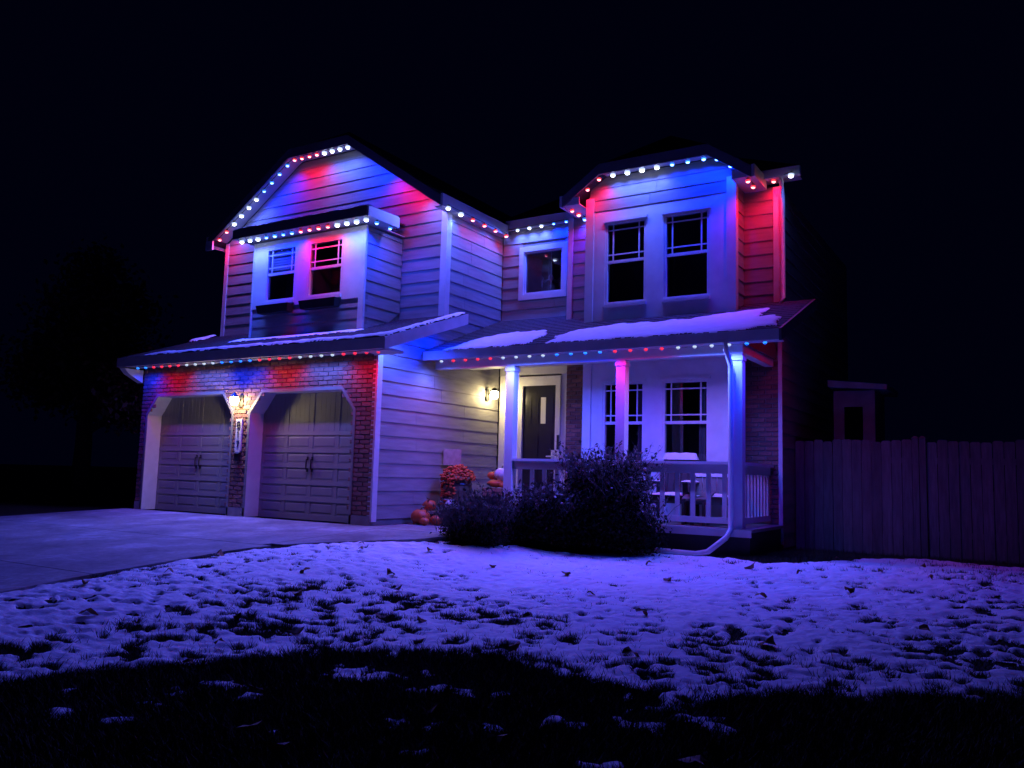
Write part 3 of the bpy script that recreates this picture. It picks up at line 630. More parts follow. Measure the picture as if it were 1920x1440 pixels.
# --- porch
PE, PS = 1.13, .3875
pz = lambda y: 2.915+PS*(y-PE)
pr = MB()
def pslab(x0, x1, y0, y1): pr.hexa([(x0, y0, pz(y0)-.05), (x1, y0, pz(y0)-.05), (x1, y1, pz(y1)-.05), (x0, y1, pz(y1)-.05), (x0, y0, pz(y0)), (x1, y0, pz(y0)), (x1, y1, pz(y1)), (x0, y1, pz(y1))])
pslab(W+.04, C2-.001, PE, U2-.035); pslab(C2, B0-.001, PE, U2b-.035); pslab(B0, B1-.001, PE, U3-.026); pslab(B1, 12.03, PE, U2b-.035)
proof = part('porch_roof', pr, 'shingle')
def courses(roof, f, y0, y1, xr):
    y = y0
    while y < y1-.05:
        ye = min(y+.145, y1); x0, x1 = xr(y+.02)
        MB().hexa([(x0, y, f(y)+.001), (x1, y, f(y)+.001), (x1, ye, f(ye)+.001), (x0, ye, f(ye)+.001), (x0, y, f(y)+.012), (x1, y, f(y)+.012), (x1, ye, f(ye)+.003), (x0, ye, f(ye)+.003)]).build('shingle_course', 'shingle', roof); y = ye
courses(proof, pz, PE, U2-.04, lambda y: (W+.045, 12.02 if y < U3-.05 else (B0-.01 if y < U2b-.05 else C2-.01)))
courses(proof, pz, U3-.03, U2b-.04, lambda y: (B1+.01, 12.02))
courses(garoof, garz, GE, U1-.04, lambda y: (-.15, 6.51))
board(6.07, 12.03, 2.755, 2.905, PE-.001, 'gutter', .06, 'fascia', proof)
MB().box(W+.04, 12.0, PE, 1.5, 2.79, 2.80).build('soffit', 'soffit', proof)
PBZ = 2.65
bm_ = MB().box(W+.04, 11.42, 1.50, 1.63, PBZ, 2.789); bm_.box(11.29, 11.42, 1.631, U2b-.04, PBZ+.02, 2.789); bm_.build('beam', 'trim', proof)
MB().box(W+.04, 11.289, 1.631, U3-.03, 2.785, 2.795).build('porch_ceiling', 'soffit', proof)
MB().box(W+.04, B0-.03, U3-.029, U2-.04, 2.985, 2.995).build('porch_ceiling', 'soffit', proof)
MB().hexa([(12.031, PE-.06, 2.74), (12.065, PE-.06, 2.74), (12.065, U2b, pz(U2b)-.18), (12.031, U2b, pz(U2b)-.18), (12.031, PE-.06, 2.905), (12.065, PE-.06, 2.905), (12.065, U2b, pz(U2b)-.005), (12.031, U2b, pz(U2b)-.005)]).build('barge_board', 'dark_trim', proof)
MB().prism([(11.43, 1.5, 2.79), (11.43, U2b-.04, 2.79), (11.43, U2b-.04, pz(U2b)-.06), (11.43, 1.5, pz(1.5)-.06)], (.03, 0, 0)).build('gable_infill', 'dark_trim', proof)
DZ = .20
dk = MB()
deck = part('porch_deck', MB().box(6.0, 11.52, 1.47, U2b+.05, -.26, .155), 'skirt')
x = 6.0
while x < 11.55:
    MB().box(x, min(x+.136, 11.57), 1.43, U2+.0 if x < C2-.1 else (U2b-.0 if not (B0-.1 < x < B1) else U3+.02), .157, DZ).build('deck_board', 'deck', deck); x += .142
MB().box(7.45, 11.56, 1.405, 1.429, .09, .19).build('rim_board', 'fascia', deck)
for k in range(2): MB().box(6.02, 7.42, 1.10-.0*k, 1.404, -.03+k*.0, .10).build('step', 'concrete_base', deck) if k == 0 else None
def post(x, y=1.565, s=.075, z1=PBZ): return MB().box(x-s, x+s, y-s, y+s, DZ+.001, z1-.001).box(x-s-.015, x+s+.015, y-s-.015, y+s+.015, z1-.09, z1-.03).build('porch_post', 'trim', house)
post(7.57); post(9.55); post(11.34)
def railing(p, q_, nb):
    p = Vector(p); q_ = Vector(q_); d = (q_-p); n = d.normalized(); s = Vector((-n.y, n.x, 0))
    def bar(a, b_, w2, z0, z1):
        return [a-s*w2+Vector((0, 0, z0)), b_-s*w2+Vector((0, 0, z0)), b_+s*w2+Vector((0, 0, z0)), a+s*w2+Vector((0, 0, z0)), a-s*w2+Vector((0, 0, z1)), b_-s*w2+Vector((0, 0, z1)), b_+s*w2+Vector((0, 0, z1)), a+s*w2+Vector((0, 0, z1))]
    r = MB().hexa(bar(p, q_, .075, 1.085, 1.125)).hexa(bar(p, q_, .02, .955, 1.084)).build('porch_railing', 'trim', house)
    MB().hexa(bar(p, q_, .02, .255, .34)).build('bottom_rail', 'trim', r)
    for k in range(nb):
        c = p+d*((k+.5)/nb); MB().hexa(bar(c-n*.032, c+n*.032, .016, .341, .954)).build('baluster', 'trim', r)
railing((7.65, 1.565, 0), (9.47, 1.565, 0), 8); railing((9.63, 1.565, 0), (11.26, 1.565, 0), 7); railing((11.34, 1.645, 0), (11.34, U2b-.02, 0), 9)
part('downspout', MB().tube([(11.30, 1.10, 2.80), (11.30, 1.12, 2.66), (11.27, 1.42, 2.50), (11.27, 1.44, 2.40), (11.27, 1.44, .32), (11.28, 1.40, .18), (11.25, 1.28, .08), (11.02, 1.20, -.12), (10.85, 1.2, -.16), (10.25, 1.22, -.15)], .04, 8), 'metal_white', None, True)

# --- snow lying on the roofs
def roof_snow(parent, poly, f, th=.024, stp=.02, seed=3, wob=.08, nm='roof_snow'):
    P_ = np.array(poly); x0, y0 = P_.min(0)-.05; x1, y1 = P_.max(0)+.05
    X, Y = np.meshgrid(np.arange(x0, x1, stp), np.arange(y0, y1, stp))
    wx_ = X+.03*noise2(X, Y, .035, seed+9)+wob*noise2(X, Y, .22, seed)+wob*.6*noise2(X, Y, .07, seed+2); wy_ = Y+.03*noise2(X, Y, .035, seed+8)+wob*noise2(X, Y, .22, seed+1)+wob*.6*noise2(X, Y, .07, seed+3)
    K = in_poly(wx_, wy_, poly); d = K.astype(float)
    for _ in range(4): d[1:-1, 1:-1] = (d[:-2, 1:-1]+d[2:, 1:-1]+d[1:-1, :-2]+d[1:-1, 2:]+d[1:-1, 1:-1])/5
    Z = f(Y)+.013+th*np.sqrt(np.clip((d-.25)/.6, 0, 1))*(1+.25*noise2(X, Y, .15, seed+4))
    kc = (d[:-1, :-1]+d[1:, 1:]+d[:-1, 1:]+d[1:, :-1])/4 > .3
    return link(nm, grid_mesh(nm, X, Y, Z, kc, 'roof_snow'), parent)
roof_snow(proof, [(6.5, 1.08), (6.6, 1.5), (6.75, 1.9), (7.15, 2.18), (7.95, 2.1), (8.12, 1.4), (8.15, 1.07)], pz)
roof_snow(proof, [(8.45, 1.07), (8.5, 1.69), (8.6, 1.97), (9.11, 2.16), (10.14, 2.14), (10.7, 2.26), (11.09, 2.48), (11.46, 2.62), (11.50, 2.30), (11.45, 1.85), (11.80, 1.97), (11.92, 1.25), (11.5, 1.10), (10.55, 1.07), (9.62, 1.07)], pz, seed=20)
roof_snow(garoof, [(.4, -.44), (1.2, -.45), (6.5, -.45), (6.53, 1.6), (6.36, 1.6), (6.33, -.1), (6.1, -.27), (3, -.29), (1.0, -.34)], garz, .04, .025, 31, .03)
roof_snow(garoof, [(1.9, .42), (5.1, .45), (5.1, .66), (1.9, .66)], garz, .02, .025, 41, .04)
roof_snow(garoof, [(-.15, 1.1), (.0, 1.1), (.02, 1.66), (-.15, 1.66)], garz, .05, .025, 45, .02)  # snow-like strip put in for the lit gutter end on the left
roof_snow(broof, [(EX0, EY), (EX1, EY), (EX1, EY+.3), (EX0, EY+.2)], zr, .022, .025, 51, .03)

# ------------------------------------------------------------------ light strings
LM = {}
def bulb_mesh(k, dim, r):
    key = (k, dim, r)
    if key not in LM:
        pre = 'dim' if dim else ''
        b = MB(); b.lathe([(r*.5, r*.9), (r*.55, r*.35)], n=8, mi=0)
        b.lathe([(r*.55, r*.36), (r*.98, r*.12), (r, -.15*r), (r*.80, -.55*r)], n=10, mi=1)
        b.lathe([(r*.79, -.54*r), (r*.55, -.86*r), (r*.2, -1.02*r)], n=10, mi=2)
        LM[key] = b.mesh('bulb', ['led_housing', pre+'rim'+k, pre+'core'+k], True)
    return LM[key]
SP = {}
BEAM = {'W': (24, 49), 'B': (32, 45), 'R': (12, 4)}      # watts in the downward beam, in the wide lobe thrown outwards
def spot(k, gain, which):
    key = (k, gain, which)
    if key not in SP:
        l = bpy.data.lights.new('led_'+k, 'SPOT'); l.color = COLS[k][0]; l.shadow_soft_size = .022
        l.energy = gain*(COLS[k][1] if which == 'all' else BEAM[k][which == 'wide'])
        l.spot_size = math.radians({'all': 172, 'down': 138, 'wide': 128}[which]); l.spot_blend = {'all': 1., 'down': 1., 'wide': .5}[which]; SP[key] = l
    return SP[key]
CN = {'W': 'white', 'B': 'blue', 'R': 'red'}
def string(label, items, r=.045, dim=False, gain=1., tilt=(0, 38), group='light strings on the house'):
    s = thing('light_string', label, 'light string', (0, 0, 0), 0, group)
    b = MB()
    for a, c in zip(items[:-1], items[1:]):
        if (Vector(a[:3])-Vector(c[:3])).length < .75: b.tube([Vector(a[:3])+Vector((0, 0, r*.9)), Vector(c[:3])+Vector((0, 0, r*.9))], .006, 5)
    if b.v: b.build('cable', 'led_housing', s)
    for x, y, z, k in items:
        o = link('bulb', bulb_mesh(k, dim, r), s, (x, y, z), CN[k]+' bulb')
        o.rotation_euler = (random.uniform(-.12, .12), random.uniform(-.12, .12), 0); sc_ = 1. if dim else {'W': 1.1, 'B': .88, 'R': .92}[k]*random.uniform(.93, 1.07); o.scale = (sc_, sc_, sc_)
        g_ = gain.get(k, 1.) if isinstance(gain, dict) else gain
        for wh in (('all',) if tilt is None else ('down', 'wide')):
            lo = bpy.data.objects.new('bulb_light', spot(k, g_, wh)); COL.objects.link(lo); lo.parent = s; lo.location = (x, y, z-r*sc_-.012)
            if tilt: q_ = 1 if wh == 'wide' else -.6; lo.rotation_euler = (math.radians(-tilt[1]*q_), math.radians(-tilt[0]*q_), 0)
    return s
def run(p0, p1, cols):
    n = len(cols); return [(*(Vector(p0).lerp(Vector(p1), i/max(1, n-1))), k) for i, k in enumerate(cols)]
yg = 1.44
rk = lambda dx, dz=-.055: (GC+dx, yg, zu(GC+dx)+dz)
string('red, white and blue bulbs up the left slope and flat top of the garage gable', run(rk(-2.86), rk(-.92), 'RRWWWWBBBB')+run(rk(-.72), rk(.72), 'RRRRWWWW'))
string('string of bulbs hidden under the right slope of the garage gable', run(rk(.98, -.012), rk(2.84, -.012), 'BBBBRRRRWW'), r=.028)
string('string of bulbs along the small roof over the two box windows', run((2.08, .43, 5.17), (5.22, .43, 5.17), 'WWWBBBBRRRRWWWW')+[(5.26, .66, 5.17, 'B'), (5.26, 1.02, 5.17, 'B')])
string('short string of white then red bulbs along the side eave beside the small square window', run((6.17, 1.50, 5.55), (6.17, 3.44, 5.55), 'WWRRRR'), tilt=(34, 0), gain={'R': .32})
string('string of white then dim blue bulbs above the small square window', run((6.13, 3.49, 5.64), (7.75, 3.49, 5.68), 'WWWWBBB'), r=.034, gain=1.0)
string('two red bulbs and a blue one at the left eave tip of the bay', [(8.06, 2.62, 5.55, 'R'), (8.06, 2.88, 5.55, 'R'), (8.08, 3.08, 5.52, 'B')], gain={'R': .45})
yb2 = 2.50; bk_ = lambda dx: (BC+dx, yb2, zub(abs(dx))-.055)
string('red, white and blue bulbs round the gable of the upstairs bay', run(bk_(-1.22), bk_(-1.0), 'RR')+run(bk_(-.74), bk_(.86), 'WWWWBBB')+[(BC+1.08, yb2, zub(1.08)-.012, 'B'), (BC+1.3, yb2, zub(1.3)-.012, 'B')])
string('cluster of red bulbs under the right upper eave ending in a white one', [(11.22, 2.48, 5.53, 'R'), (11.22, 2.78, 5.53, 'R'), (11.26, 3.03, 5.64, 'R'), (11.48, 3.03, 5.66, 'R'), (11.78, 2.90, 5.665, 'W')], gain={'W': .4, 'R': 1.35})
string('string of small coloured bulbs along the eave over the two garage doors', run((.22, -.30, 2.705), (6.26, -.30, 2.705), 'BBRRRRWWWWBBBBRRRRWWWWRRRR'), r=.030, dim=True, gain={'R': .5})
string('string of bulbs hidden under the sloping right edge of the garage roof', [(6.30, y, garz(y)-.10, k) for y, k in ((-.22, 'W'), (.1, 'W'), (.42, 'W'), (.74, 'B'), (1.06, 'B'), (1.38, 'B'))], r=.026, dim=True, tilt=None, gain=.8)
string('string of small coloured bulbs along the front porch gutter', run((6.33, 1.25, 2.752), (11.80, 1.25, 2.752), 'WRRRRWWWWBBBBRRRRWWWWBB'), r=.030, dim=True, gain=1.15, tilt=None)
string('short string of red bulbs under the right edge of the porch roof', [(11.98, y, pz(y)-.11, 'R') for y in (1.75, 2.1, 2.45, 2.8)], r=.026, dim=True, gain=.35, tilt=None)

# ------------------------------------------------------------------ wall lamps, number plaque
def wall_lamp(loc, rz, label):
    t = thing('wall_lamp', label, 'lamp', loc, rz, 'wall lamps')       # local -Y points away from the wall
    MB().box(-.05, .05, -.02, 0, -.10, .12).build('back_plate', 'lamp_metal', t)
    MB().tube([(0, -.02, .02), (0, -.09, .05), (0, -.14, .12), (0, -.165, .14)], .011, 6).build('arm', 'lamp_metal', t, True)
    MB().lathe([(.088, .070), (.08, .088), (.05, .115), (.012, .15)], (0, -.165, 0), 12).build('cap', 'lamp_metal', t)
    MB().lathe([(.02, -.075), (.055, -.06), (.075, -.01), (.072, .04), (.06, .068)], (0, -.165, 0), 14).build('glass_globe', 'globe', t, True)
    return t
wall_lamp((2.87, -.006, 2.02), 0, 'lit lantern on the brick pier between the garage doors')
wall_lamp((W+.025, 3.20, 2.36), math.radians(90), 'lit lantern on the siding left of the front door')
pq = thing('house_number_plaque', 'tall white plaque with house number 817 below the garage lantern', 'sign', (2.87, -.006, 1.15), 0)
MB().box(-.075, .075, -.03, 0, 0, .56).box(-.06, .06, -.03, 0, -.03, 0).build('board', 'plaque', pq)
DIG = {'8': [(0, 0, 1, 0), (0, 1, 1, 1), (0, .5, 1, .5), (0, 0, 0, 1), (1, 0, 1, 1)], '1': [(.5, 0, .5, 1), (.2, .8, .5, 1)], '7': [(0, 1, 1, 1), (1, 1, .35, 0)]}
for k, ch_ in enumerate('817'):
    b = MB(); zc = .40-k*.17
    for x0, z0, x1, z1 in DIG[ch_]:
        p = Vector((-.03+x0*.06, -.034, zc+z0*.11)); q_ = Vector((-.03+x1*.06, -.034, zc+z1*.11)); b.tube([p, q_], .0085, 6)
    b.build('numeral', 'iron', pq)
kb = thing('keypad', 'small dark keypad box below the number plaque', 'keypad', (2.87, -.006, .97)); MB().box(-.05, .05, -.05, 0, 0, .13).build('housing', 'iron', kb); MB().hexa([(-.055, -.06, .13), (.055, -.06, .13), (.055, 0, .13), (-.055, 0, .13), (-.055, -.04, .145), (.055, -.04, .145), (.055, 0, .15), (-.055, 0, .15)]).build('lid', 'iron', kb)

# ------------------------------------------------------------------ autumn things by the entry
def pumpkin(loc, r, label, m_='pumpkin', sq=.78, parts=True):
    t = thing('pumpkin', label, 'pumpkin', loc, random.uniform(0, 6), 'pumpkins by the entry')
    prof = [(max(.004, r*math.sin(math.pi*i/8)*(1 if i not in (8,) else 1)), r*sq*(1-math.cos(math.pi*i/8))-(.12*r if i == 8 else 0)) for i in range(9)]
    MB().lathe(prof, (0, 0, 0), 32, 0, .10, 10).build('flesh', m_, t, True)
    MB().tube([(0, 0, 2*r*sq-.14*r), (.01, 0, 2*r*sq+.08*r), (.04*r/.1, .02, 2*r*sq+.25*r)], [.16*r, .11*r, .09*r], 6).build('stalk', 'stem', t)
    return t
pumpkin((6.22, .98, 0), .165, 'largest orange pumpkin on the walk against the siding')
pumpkin((6.22, 1.22, .215), .12, 'orange pumpkin perched above the largest one by the siding')
pumpkin((6.42, .83, 0), .085, 'small orange pumpkin right in front of the largest one')
pumpkin((6.52, 1.02, 0), .11, 'orange pumpkin just right of the largest one on the walk')
pumpkin((6.62, 1.28, .24), .11, 'white pumpkin beside the lower orange pumpkins', 'white_pumpkin', .85)
tb_ = thing('wooden_block', 'upturned wooden tub under the lower white pumpkin', 'tub', (6.62, 1.28, .10)); MB().lathe([(.11, 0), (.13, .13), (.12, .14)], n=14).build('staves', 'barrel_wood', tb_)
MB().lathe([(.124, .045), (.126, .06)], n=14).build('hoop', 'iron', tb_)
# barrel of mums with a board sign
mb = thing('flower_barrel', 'dark wooden barrel heaped with red-orange flowers against the siding', 'planter', (6.42, 1.72, .10 if False else .20))
MB().lathe([(.20, 0), (.25, .2), (.26, .38), (.235, .55), (.22, .56)], n=16).build('staves', 'barrel_wood', mb)
for z in (.10, .45): MB().lathe([(.246, z), (.262, z+.02), (.25, z+.045)], n=16).build('hoop', 'iron', mb)
b = MB()
for k in range(230):
    a = random.uniform(0, 6.28); u = random.random(); th = math.acos(1-u*.95); rr = .29*random.uniform(.86, 1.05)
    c = Vector((rr*math.sin(th)*math.cos(a)*1.05, rr*math.sin(th)*math.sin(a), .53+.9*rr*math.cos(th)))
    b.sphere(c, random.uniform(.022, .036), 6, 4, sz=.7)
for k in range(90):      # trails of flowers down the left side
    z = random.uniform(.12, .58); a = math.radians(random.uniform(190, 300)); b.sphere((.27*math.cos(a), .27*math.sin(a), z), random.uniform(.02, .034), 6, 4, sz=.7)
o = b.build('flower_heads', 'mum', mb); o['kind'] = 'stuff'
sg = thing('board_sign', 'small square board on a stake above the red-orange flowers', 'sign', (6.14, 1.93, .20))
MB().box(-.012, .012, -.16, .16, .80, 1.08).build('panel', 'sign_board', sg); MB().box(-.02, .0, -.015, .015, 0, .85).build('stake', 'barrel_wood', sg)
sg.rotation_euler.z = math.radians(-38)
# crates with pumpkins at the steps
cz = .20
def crate(loc, sx, sy, h, label, m_='crate_wood'):
    t = thing('crate', label, 'crate', loc, .15, 'crates by the steps'); n = 3
    for k in range(n):
        z0 = h*k/n+.004; z1 = h*(k+1)/n-.008
        for y in (-sy, sy-.015): MB().box(-sx, sx, y, y+.015, z0, z1).build('slat', m_, t)
        for x in (-sx, sx-.015): MB().box(x, x+.015, -sy+.016, sy-.016, z0, z1).build('slat', m_, t)
    MB().box(-sx+.016, sx-.016, -sy+.016, sy-.016, 0, h-.02).build('filling', 'barrel_wood', t); return t
crate((6.80, 2.35, .20), .20, .17, .18, 'pale lower crate on the entry boards', 'tub')
crate((6.80, 2.37, .385), .19, .16, .24, 'reddish upper crate carrying the pumpkin stack')
pumpkin((6.82, 2.36, .63), .175, 'wide flat orange pumpkin on the reddish crate', sq=.40)
pumpkin((6.99, 2.28, .626), .07, 'tiny orange pumpkin at the right of the flat one', sq=.7)
pumpkin((6.66, 2.45, .765), .095, 'small dark orange pumpkin on top of the stack', sq=.75)
pumpkin((6.90, 2.38, .765), .135, 'white pumpkin on top of the crate stack', 'white_pumpkin', .78)

# ------------------------------------------------------------------ porch chairs
def chair(loc, rz, label, m_, snow=True, high=1.02):
    t = thing('porch_chair', label, 'chair', loc, rz, 'chairs on the porch')    # faces local -Y
    for k in range(5): MB().hexa([(-.27+k*.108, .16, .36), (-.17+k*.108, .16, .36), (-.17+k*.108, .19, .36), (-.27+k*.108, .19, .36), (-.27+k*.108, .34, high), (-.17+k*.108, .34, high), (-.17+k*.108, .365, high), (-.27+k*.108, .365, high)]).build('back_slat', m_, t)
    for k in range(5): MB().box(-.28, .28, -.30+k*.10, -.21+k*.10, .40-k*.012, .42-k*.012).build('seat_slat', m_, t)
    for s in (-1, 1):
        MB().box(s*.31-.03, s*.31+.03, -.30, -.24, 0, .60).build('leg', m_, t); MB().hexa([(s*.31-.03, .22, 0), (s*.31+.03, .22, 0), (s*.31+.03, .28, 0), (s*.31-.03, .28, 0), (s*.31-.03, .2, .6), (s*.31+.03, .2, .6), (s*.31+.03, .26, .6), (s*.31-.03, .26, .6)]).build('leg', m_, t)
        MB().box(s*.31-.06, s*.31+.06, -.34, .30, .601, .625).build('arm', m_, t)
    MB().box(-.31, .31, -.28, -.25, .30, .385).build('apron', m_, t)
    if snow:
        def lump(nm, x0, x1, y0, y1, z, h, tilt=0):
            X, Y = np.meshgrid(np.linspace(x0, x1, 16), np.linspace(y0, y1, 10)); u = np.minimum(np.minimum(X-x0, x1-X)/(.25*(y1-y0)+.02), np.minimum(Y-y0, y1-Y)/(.35*(y1-y0)))
            Z = z+h*np.sqrt(np.clip(u, 0, 1))*(1+.15*noise2(X, Y, .1, 77)); link(nm, grid_mesh(nm, X, Y, Z, np.ones((9, 15), bool), 'roof_snow'), t)
        lump('seat_snow', -.27, .27, -.30, .16, .40, .06); lump('back_snow', -.29, .29, .31, .42, high-.01, .11)
        for s in (-1, 1): lump('arm_snow', s*.31-.06, s*.31+.06, -.34, .28, .622, .05)
    return t
chair((10.12, 2.20, DZ), 0, 'dark porch chair with thick snow on its back and seat', 'dark_chair', True, .98)
ch2 = chair((10.78, 2.18, DZ), math.radians(18), 'grey slatted porch chair beside the right porch post', 'chair_wood', True, .72)
st_ = thing('side_table', 'small low table on the porch in front of the right chair', 'table', (10.62, 1.86, DZ)); MB().hexa([(-.2, -.13, .34), (.2, -.13, .34), (.24, .14, .47), (-.16, .14, .47), (-.2, -.13, .36), (.2, -.13, .36), (.24, .14, .49), (-.16, .14, .49)]).build('top', 'chair_wood', st_)
for x in (-.16, .15):
    for y in (-.1, .1): MB().box(x-.018, x+.018, y-.018, y+.018, 0, .355 if y < 0 else .44).build('leg', 'chair_wood', st_)
tl = thing('reflection_lamp', 'lamp-shaped object added for a yellowish reflection in the left ground floor window', 'lamp', (9.25, 3.25, 1.30)); MB().lathe([(.08, 0), (.03, .05), (.05, .16), (.015, .28), (.015, .36)], n=12).build('base', 'room', tl, True); MB().lathe([(.17, .30), (.10, .58)], n=16).build('reflection_shape', 'reflection_yellow', tl, True)  # lamp shape added to mimic a yellowish reflection in the pane
MB().box(-.2, .2, -.2, .2, -.6, -.002).build('stand', 'room', tl)

# ------------------------------------------------------------------ shrubs and trees
def leaf_cloud(blobs, n, size, up_=.2, asp=.5):
    out = []; tot = sum(b_[3]*b_[4]*b_[5] for b_ in blobs)
    for (cx, cy, cz_, rx, ry, rz_) in blobs:
        k = max(60, int(n*rx*ry*rz_/tot)); v = rng.normal(0, 1, (k, 3)); v /= np.linalg.norm(v, axis=1)[:, None]; r = rng.random(k)**.45*np.where(rng.random(k) < .14, rng.uniform(1., 1.38, k), rng.uniform(.7, 1.08, k))
        p = v*r[:, None]*np.array([rx, ry, rz_])+np.array([cx, cy, cz_])
        a = rng.normal(0, 1, (k, 3)); a[:, 2] += up_; a /= np.linalg.norm(a, axis=1)[:, None]; c = np.cross(a, rng.normal(0, 1, (k, 3))); c /= np.linalg.norm(c, axis=1)[:, None]
        s = size*rng.uniform(.6, 1.4, (k, 1)); out.append(np.stack([p-a*s, p+c*s*asp, p+a*s, p-c*s*asp], 1))
    return np.concatenate(out)
def shrub(label, loc, blobs, n, size, wisps=0, wh=.5, spread=.5, name='shrub', brown=.1, snowy=0):
    t = thing(name, label, 'shrub', loc, 0, 'shrubs in front of the porch')
    co = leaf_cloud(blobs, n, size); k = len(co); mi = (rng.random(k) < brown).astype(int)
    link('foliage', tri_mesh('foliage', co, None, 4, mi, ['leaf_dark', 'leaf_brown']), t)['kind'] = 'stuff'
    b = MB()
    for _ in range(14):
        cx, cy, cz_, rx, ry, rz_ = random.choice(blobs); e_ = Vector((cx+random.uniform(-.7, .7)*rx, cy+random.uniform(-.7, .7)*ry, cz_+random.uniform(0, .8)*rz_)); s_ = Vector((cx*.4+random.uniform(-.1, .1), cy*.4, 0))
        b.tube([s_, s_.lerp(e_, .5)+Vector((0, 0, .05)), e_], [.018, .012, .005], 5)
    b.build('stems', 'bark', t)
    if wisps:
        b = MB()
        for _ in range(wisps):
            cx, cy, cz_, rx, ry, rz_ = random.choice(blobs); p = Vector((cx+random.uniform(-1, 1)*rx*.9, cy+random.uniform(-1, 1)*ry*.9, cz_+random.uniform(.2, .8)*rz_)); d = Vector((random.uniform(-.8, .8), random.uniform(-.6, .6), 1)).normalized(); l = wh*random.uniform(.4, 1)
            m1 = p+d*l*.5; e_ = p+d*l+Vector((random.uniform(-.1, .1), random.uniform(-.1, .1), -.03)); b.tube([p, m1, e_], [.004, .003, .0015], 4)
            for q_ in range(3):
                u = random.uniform(.4, 1); c = p.lerp(e_, u); f_ = Vector((random.gauss(0, .02), random.gauss(0, .02), random.gauss(.01, .02))); g_ = Vector((random.gauss(0, .012), random.gauss(0, .012), random.gauss(0, .012))); b.add([c, c+f_+g_, c+f_*1.6, c+f_-g_], [(0, 1, 2, 3)])
        b.build('twigs', 'twig', t)['kind'] = 'stuff'
    if snowy:
        b = MB()
        for _ in range(snowy):
            cx, cy, cz_, rx, ry, rz_ = random.choice(blobs); a = random.uniform(0, 6.28); th = random.uniform(0, .9); p = Vector((cx+rx*math.sin(th)*math.cos(a), cy+ry*math.sin(th)*math.sin(a), cz_+rz_*math.cos(th)*.98)); b.sphere(p, random.uniform(.012, .032), 6, 4, sz=.5)
        b.build('snow_clumps', 'roof_snow', t)['kind'] = 'stuff'
    return t
shrub('big dark leafy shrub hiding the middle of the porch railing', (9.56, .86, -.21), [(0, 0, .55, .62, .5, .58), (-.35, .05, .45, .5, .45, .5), (.4, .0, .5, .42, .45, .55), (.05, .1, .95, .5, .4, .38), (.35, .1, 1.0, .38, .35, .32), (-.3, .1, .85, .4, .35, .35), (.66, .05, .30, .34, .35, .34), (-.66, -.1, .28, .38, .35, .32), (.5, .0, .72, .25, .25, .22), (-.45, .1, 1.0, .2, .2, .2)], 24000, .025, 620, .5, snowy=26)
shrub('low dark shrub in the middle, left of the biggest shrub', (8.72, .48, -.17), [(0, 0, .35, .45, .42, .38), (-.3, 0, .32, .35, .4, .34), (.35, 0, .38, .4, .4, .4), (.1, .1, .55, .32, .3, .25)], 13000, .024, 260, .36, snowy=26)
shrub('wispy pale-stemmed shrub at the left end beside the walk', (8.12, -.22, -.19), [(0, 0, .24, .36, .36, .27), (-.28, -.05, .18, .26, .3, .2), (.28, 0, .3, .3, .32, .3)], 8000, .020, 650, .48, brown=.35, snowy=10)
def tree(label, loc, h, tr_, crown, n, size, name='tree', group='trees beside the house'):
    t = thing(name, label, 'tree', loc, 0, group)
    b = MB(); b.tube([(0, 0, -.2), (.02, .03, h*.25), (-.05, .02, h*.5), (.05, 0, h*.8), (.1, 0, h)], [tr_*1.25, tr_, tr_*.8, tr_*.5, tr_*.15], 10); b.build('trunk', 'bark', t, True)
    b = MB()
    for cx, cy, cz_, rx, ry, rz_ in crown:
        for _ in range(3):
            e_ = Vector((cx+random.uniform(-.6, .6)*rx, cy+random.uniform(-.6, .6)*ry, cz_+random.uniform(-.3, .6)*rz_)); s_ = Vector((0, 0, min(h*.8, max(h*.28, cz_-rz_)))); b.tube([s_, s_.lerp(e_, .5)+Vector((0, 0, .25)), e_], [tr_*.35, tr_*.2, .015], 6)
    b.build('limbs', 'bark', t)
    o = link('crown', tri_mesh('crown', leaf_cloud(crown, n, size, 0, .55), 'leaf_brown', 4), t); return t
tree('dark tree with a straight trunk left of the driveway', (-5.2, 2.0, -.25), 6.2, .19, [(0, 0, 3.6, 1.8, 1.8, 1.3), (1.5, .2, 2.9, 1.5, 1.3, .9), (-1.3, 0, 3.3, 1.4, 1.4, 1.0), (2.4, -.2, 2.3, .9, .9, .55), (.3, 0, 4.9, 1.5, 1.5, 1.1), (0, 0, 5.9, .9, .9, .8), (3.3, .3, 2.4, .8, .8, .5)], 15000, .075)
tree('tall dark tree rising behind the garage roof on the left', (-7.5, 11, -.4), 9, .2, [(0, 0, 6.2, 1.8, 1.8, 1.6), (1.5, 0, 7.2, 1.3, 1.3, 1.1), (-1, 0, 7.6, 1.5, 1.5, 1.2), (.6, 0, 8.6, 1.1, 1.1, .9)], 9000, .09)

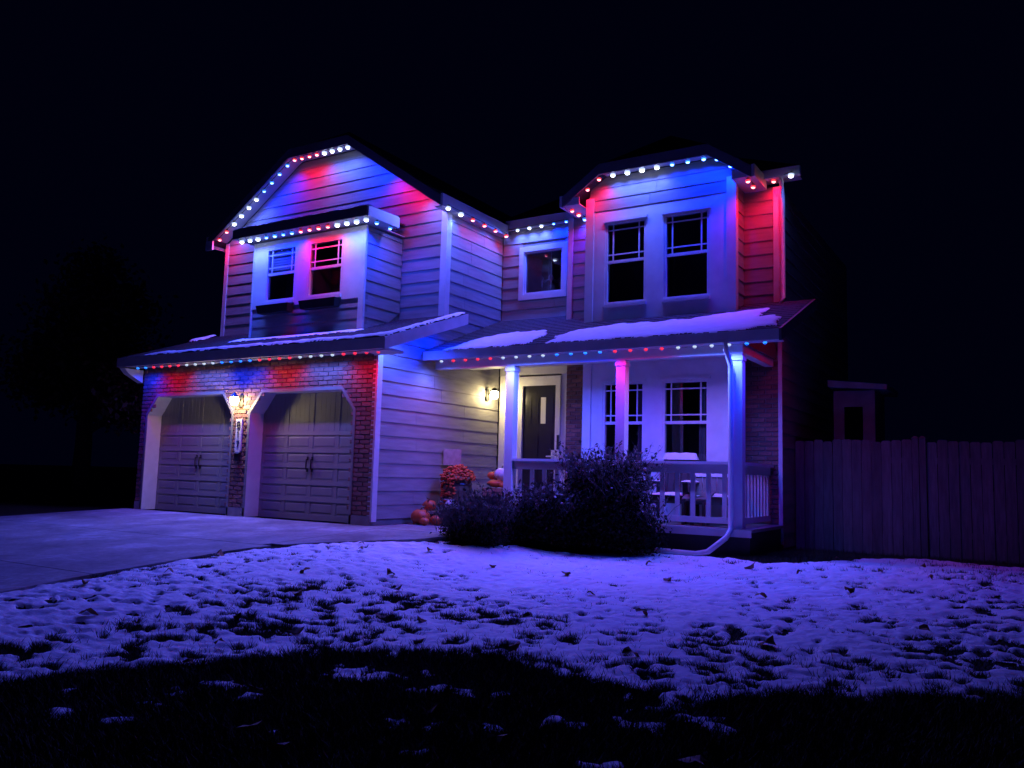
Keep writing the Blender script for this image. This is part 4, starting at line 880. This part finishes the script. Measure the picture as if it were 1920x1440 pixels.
# ------------------------------------------------------------------ fence and shed on the right
fe = thing('fence', 'dark vertical board fence running right from the house corner', 'fence', (11.56, 4.0, -.25))
x = .0; k = 0; post_at = (1.83, 3.9, 6.2)
while x < 8.5:
    w_ = .138; hgt = 1.80+random.uniform(-.028, .022)
    if any(abs(x+w_/2-p) < .085 for p in post_at):
        MB().box(x+.0, x+.09, -.05, .05, 0, 1.83).hexa([(x-.012, -.06, 1.831), (x+.102, -.06, 1.831), (x+.102, .06, 1.831), (x-.012, .06, 1.831), (x+.03, -.02, 1.87), (x+.06, -.02, 1.87), (x+.06, .02, 1.87), (x+.03, .02, 1.87)]).build('post', 'fence_wood', fe); x += .10; continue
    dy = random.uniform(-.012, .009)
    MB().prism([(x, -.01+dy, .04), (x+w_, -.01+dy, .04), (x+w_, -.01+dy, hgt-.02), (x+w_-.02, -.01+dy, hgt), (x+.02, -.01+dy, hgt), (x, -.01+dy, hgt-.02)][::-1], (0, .02, 0)).build('plank', 'fence_wood', fe); x += w_+random.uniform(.004, .009)
for z in (.35, 1.45): MB().box(0, 8.5, .018, .056, z, z+.09).build('rail', 'fence_wood', fe)
sh = thing('shed', 'small shed with a flat roof and dark window showing above the fence', 'shed', (12.27, 5.2, -.25))
b = MB()
for a in ((-.335, -.16), (.14, .335)): b.box(*a, 0, .05, 0, 2.72)
b.box(-.16, .14, 0, .05, 0, 1.3); b.box(-.16, .14, 0, .05, 2.44, 2.72); b.box(-.335, -.285, .051, 1.1, 0, 2.72); b.box(.285, .335, .051, 1.1, 0, 2.72); b.box(-.285, .285, 1.05, 1.1, 0, 2.72); b.build('wall', 'shed_wall', sh)
MB().hexa([(-.40, -.16, 2.78), (.55, -.16, 2.71), (.55, 1.25, 2.71), (-.40, 1.25, 2.78), (-.40, -.16, 2.90), (.55, -.16, 2.80), (.55, 1.25, 2.80), (-.40, 1.25, 2.90)]).build('roof', 'shed_wall', sh); MB().box(-.16, .14, .02, .03, 1.3, 2.44).build('pane', 'glass', sh)
